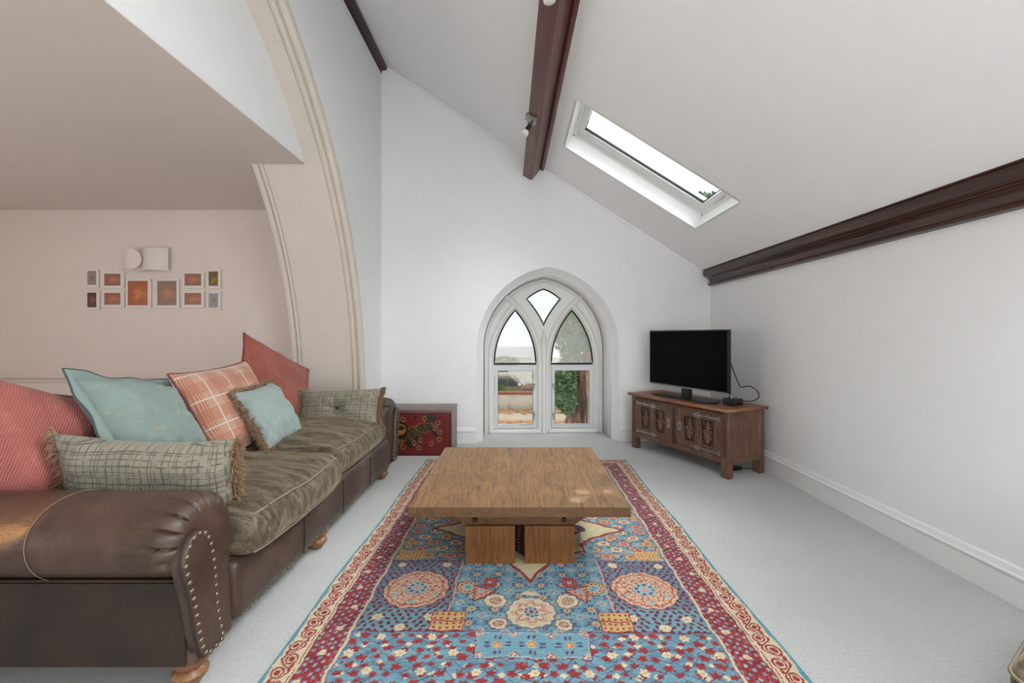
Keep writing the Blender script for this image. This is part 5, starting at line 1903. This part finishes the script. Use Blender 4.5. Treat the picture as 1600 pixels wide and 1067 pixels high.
# garden wall with brick coping
t = NT('weathered_white_render')
v = t.coord('Object')
st = t.noise(v, 2.2, 6, 0.75)
sx_ = t.n('ShaderNodeSeparateXYZ'); t.l(v, sx_.inputs[0])
low = t.math('MULTIPLY', t.math('SUBTRACT', t.math('SUBTRACT', st, t.math('MULTIPLY', t.math('ADD', sx_.outputs['Z'], 3.5), 0.42)), 0.30, True), 3.0, True)
t.base(t.mix(low, t.ramp(st, [(0.3, C(208, 202, 190)), (0.7, C(238, 234, 226))]), C(108, 110, 92))).set(Roughness=0.9)
M['render'] = t.m
gw = empty('garden_wall', (0, 28.3, GZ), label='low white rendered garden wall with a brick coping beyond the drive', cat='wall')
box('rendered_wall', -12, 16, 28.1, 28.5, GZ, GZ + 0.98, M['render'], gw)
M['brick'] = plain('red_coping_brick', C(158, 98, 76), 0.9, vary=0.3, scale=4)
me = None
x = -6.0
while x < 9:
    if me is None:
        o = box('brick', 0.008, 0.222, 28.03, 28.57, GZ + 0.98, GZ + 1.12, M['brick'], None)
        me = o.data
    else:
        o = bpy.data.objects.new('brick', me); COL.objects.link(o)
    o.location = (x, 0, random.uniform(-0.006, 0.006))
    o.parent = gw; o.matrix_parent_inverse = full(gw).inverted()
    x += 0.23


# foliage helper
def leaves(name, blobs, n, size, mat, parent=None, seed=1):
    r_ = np.random.default_rng(seed)
    V, F = [], []
    vol = np.array([b[1][0] * b[1][1] * b[1][2] for b in blobs]) ** 0.67
    for b, m in zip(blobs, (n * vol / vol.sum()).astype(int)):
        c, r = np.array(b[0]), np.array(b[1])
        d = r_.normal(size=(m, 3)); d /= np.linalg.norm(d, axis=1)[:, None]
        rad = r_.uniform(0.45, 1.0, m) ** 0.5
        p = c + d * rad[:, None] * r
        for q in p:
            a = r_.normal(size=3); a /= np.linalg.norm(a)
            bb = np.cross(a, r_.normal(size=3)); bb /= np.linalg.norm(bb)
            s_ = size * r_.uniform(0.6, 1.3)
            k = len(V)
            V += [q - a * s_, q + bb * s_ * 0.45, q + a * s_, q - bb * s_ * 0.45]
            F.append((k, k + 1, k + 2, k + 3))
    return mobj(name, V, F, mat, parent)


def leaf_mat(name, a, b):
    t = NT(name)
    v = t.coord('Object')
    t.base(t.ramp(t.noise(v, 2.5, 4), [(0.3, a), (0.7, b)])).set(Roughness=0.7)
    t.p.inputs['Specular IOR Level'].default_value = 0.2
    return t.m


M['yew'] = leaf_mat('yew_foliage', C(56, 92, 56), C(138, 170, 122))
M['shrub'] = leaf_mat('green_shrub_leaves', C(92, 120, 60), C(150, 172, 100))
M['shrub_pink'] = leaf_mat('russet_shrub_leaves', C(140, 104, 92), C(190, 158, 142))

t = NT('fissured_yew_bark')
v = t.coord('Object', (3.2, 3.2, 0.35))
a = t.noise(v, 2.2, 6, 0.7, 0.6)
t.base(t.ramp(a, [(0.32, C(52, 38, 32)), (0.5, C(130, 100, 82)), (0.68, C(204, 172, 148))])).set(Roughness=0.9)
t.bump(a, 0.8, 0.08)
M['bark'] = t.m
TX, TY = 3.34, 21.0
tree = empty('yew_tree', (TX, TY, GZ), label='old yew tree with a broad fissured trunk outside the right casement', cat='tree')
rings = []
n = 96
for z, r, ox in ((0, 1.25, 0.02), (0.25, 1.06, 0.0), (0.6, 0.92, 0.0), (1.1, 0.82, 0.02), (1.8, 0.76, 0.03), (2.6, 0.78, 0.02), (3.0, 0.82, 0.0), (3.4, 0.70, 0.12), (3.9, 0.42, 0.35), (5.0, 0.28, 0.7), (7.0, 0.15, 1.1)):
    ring = []
    for k in range(n):
        th = 2 * PI * k / n
        fl = 1 + 0.11 * math.sin(th * 7 + z * 0.5) + 0.07 * math.sin(th * 13 - z * 0.8) + 0.035 * math.sin(th * 29 + z)
        if z < 0.7: fl += (0.7 - z) * 0.22 * math.sin(th * 5 + 1)
        ring.append(Vector((TX + ox + r * fl * math.cos(th), TY + r * fl * math.sin(th), GZ + z - (0.05 if z == 0 else 0))))
    rings.append(ring)
loft('trunk', rings, M['bark'], tree, angle=80)
for a, b, c, r in (((TX - 0.2, TY - 0.2, GZ + 3.0), (TX - 0.9, TY - 0.5, GZ + 4.6), (TX - 1.3, TY - 0.6, GZ + 6.6), 0.28), ((TX + 0.3, TY, GZ + 3.4), (TX + 1.0, TY + 0.1, GZ + 5.2), (TX + 2.2, TY, GZ + 7.5), 0.30),
                   ((TX, TY - 0.4, GZ + 3.2), (TX + 0.1, TY - 0.8, GZ + 5.4), (TX + 0.4, TY - 1.0, GZ + 7.4), 0.22)):
    tube('branch', [a, b, c], [r, r * 0.7, r * 0.3], M['bark'], tree, seg=12)
cr = leaves('foliage', [((TX - 0.9, TY - 1.1, GZ + 4.8), (0.75, 0.5, 1.2)), ((TX - 0.2, TY - 1.2, GZ + 5.2), (0.8, 0.5, 1.3)), ((TX + 0.9, TY - 1.0, GZ + 5.4), (1.0, 0.6, 1.6)), ((TX - 0.55, TY - 1.0, GZ + 6.3), (0.9, 0.6, 1.0)),
                        ((TX + 3.2, TY, GZ + 8.2), (2.6, 2.0, 2.8)), ((TX + 5.4, TY, GZ + 9.2), (1.6, 1.6, 2.2)),
                        ((TX - 1.05, TY - 1.0, GZ + 2.75), (0.46, 0.4, 1.1)), ((TX - 1.0, TY - 1.0, GZ + 1.75), (0.42, 0.4, 0.62)), ((TX - 1.35, TY - 1.0, GZ + 2.3), (0.35, 0.4, 0.9))],
            30000, 0.11, M['yew'], tree, 4)
cr['kind'] = 'stuff'

# shrubs along the wall
sh = empty('shrub', (0.95, 29.2, GZ), label='russet shrub growing in front of the parked car', cat='shrub')
leaves('foliage', [((0.95, 29.2, GZ + 1.15), (0.55, 0.4, 0.42)), ((1.5, 29.2, GZ + 1.1), (0.5, 0.4, 0.5))], 1500, 0.06, M['shrub_pink'], sh, 5)['kind'] = 'stuff'
tube('stem', [(0.95, 29.2, GZ), (0.95, 29.2, GZ + 0.6), (0.98, 29.2, GZ + 1.1)], [0.05, 0.04, 0.02], M['bark'], sh)
sh = empty('shrub', (-0.85, 29.1, GZ), label='small green shrub against the car side by the garden wall', cat='shrub')
leaves('foliage', [((-0.9, 29.1, GZ + 1.12), (0.32, 0.3, 0.36))], 600, 0.06, M['shrub'], sh, 6)['kind'] = 'stuff'
tube('stem', [(-0.9, 29.1, GZ), (-0.9, 29.1, GZ + 0.9)], 0.03, M['bark'], sh)
sh = empty('shrub', (1.75, 34.4, GZ), label='tall green shrub behind the car bonnet', cat='shrub')
leaves('foliage', [((1.75, 34.5, GZ + 1.5), (0.45, 0.6, 0.9)), ((-0.9, 39, GZ + 2.4), (1.3, 0.6, 0.5))], 1500, 0.09, M['shrub'], sh, 7)['kind'] = 'stuff'
tube('stem', [(1.75, 34.4, GZ), (1.75, 34.4, GZ + 1.4)], 0.06, M['bark'], sh)

# parked estate car, nose to the right
M['car'] = plain('beige_car_paint', C(146, 136, 116), 0.3, metal=0.35, vary=0.03)
M['car_glass'] = plain('dark_car_glass', C(52, 62, 58), 0.08, vary=0.2)
M['tyre'] = plain('tyre_rubber', C(30, 30, 30), 0.8)
car = empty('car', (-0.45, 31.9, GZ), label='beige estate car parked beyond the garden wall', cat='car')
CXc, CYc = -0.45, 31.0


def car_part(name, prof, y0, y1, mat, inset=0.10, zin=1.0):
    rings = []
    for y, s in ((y0, 0.97), (y0 + 0.06, 1.0), (y1 - 0.06, 1.0), (y1, 0.97)):
        rings.append([Vector((CXc + x, CYc + y + (inset * max(0, (z - 1.0) / 0.8) if y < 0.8 else -inset * max(0, (z - 1.0) / 0.8)), GZ + z * (s if z > 0.5 else 1))) for x, z in prof])
    return loft(name, rings, mat, car, angle=35)


body = [(-2.35, 0.45), (-2.38, 0.95), (-2.30, 1.15), (-2.10, 1.75), (-1.90, 1.84), (0.10, 1.84), (0.30, 1.80), (1.05, 1.22), (1.20, 1.16), (2.10, 1.02), (2.30, 0.90), (2.36, 0.55), (2.30, 0.40), (-2.30, 0.40)]
car_part('body', body, 0.0, 1.85, M['car'], 0.16)
for pr in ([(-2.02, 1.22), (-1.78, 1.70), (-1.05, 1.70), (-1.05, 1.20)], [(-0.97, 1.20), (-0.97, 1.70), (-0.12, 1.70), (-0.12, 1.20)], [(-0.04, 1.20), (-0.04, 1.70), (0.20, 1.70), (0.78, 1.20)]):
    car_part('side_window', pr, -0.012, 0.05, M['car_glass'], 0.16)
mobj('windscreen', [(CXc + 0.34, CYc + 0.22, GZ + 1.785), (CXc + 0.34, CYc + 1.63, GZ + 1.785), (CXc + 1.07, CYc + 1.75, GZ + 1.235), (CXc + 1.07, CYc + 0.10, GZ + 1.235)], [(0, 1, 2, 3)], M['car_glass'], car)
M['roof_rail'] = M['chrome']
tube('roof_rail', [(CXc - 1.8, CYc + 0.18, GZ + 1.84), (CXc - 1.6, CYc + 0.18, GZ + 1.89), (CXc - 0.1, CYc + 0.18, GZ + 1.89), (CXc + 0.15, CYc + 0.18, GZ + 1.83)], 0.025, M['chrome'], car)
bm = bmesh.new()
bm_box(bm, CXc + 0.62, CXc + 0.84, CYc - 0.22, CYc - 0.02, GZ + 1.20, GZ + 1.36, 0.04)
bmobj('mirror', bm, M['frame_white'], car, smooth=True)
for wx in (-1.45, 1.45):
    for wy in (0.02, 1.62):
        lathe('wheel', [(0.12, -0.02), (0.30, -0.02), (0.34, 0.0), (0.34, 0.2), (0.12, 0.22)], M['tyre'], car, seg=24, mat4=Matrix.Translation((CXc + wx, CYc + wy + 0.22, GZ + 0.34)) @ Matrix.Rotation(PI / 2, 4, 'X'))
for xx in (-1.01, -0.08):
    box('pillar', CXc + xx - 0.02, CXc + xx + 0.02, CYc + 0.06, CYc + 0.10, GZ + 1.2, GZ + 1.7, M['car'], car)

# white house far behind
hs = empty('house', (-2, 44, GZ), label='white rendered house front far behind the car', cat='house')
M['house'] = plain('white_house_render', C(232, 230, 224), 0.9, vary=0.03, scale=1)
M['slate'] = plain('grey_slate', C(172, 172, 172), 0.8, vary=0.15, scale=2)
box('wall', -9, 1.6, 44, 50, GZ, GZ + 2.5, M['house'], hs)
loft('roof', [[Vector((x, y, z)) for y, z in ((43.6, GZ + 2.5), (47, GZ + 3.5), (50.4, GZ + 2.5))] for x in (-9.4, 2.0)], M['slate'], hs, smooth=False)
for x in (-7, -4, -1.2):
    wn = box('window', x - 0.6, x + 0.6, 43.95, 44.05, GZ + 1.0, GZ + 2.1, M['frame_white'], hs)
    box('pane', x - 0.5, x + 0.5, 43.93, 43.97, GZ + 1.1, GZ + 2.0, M['car_glass'], wn)
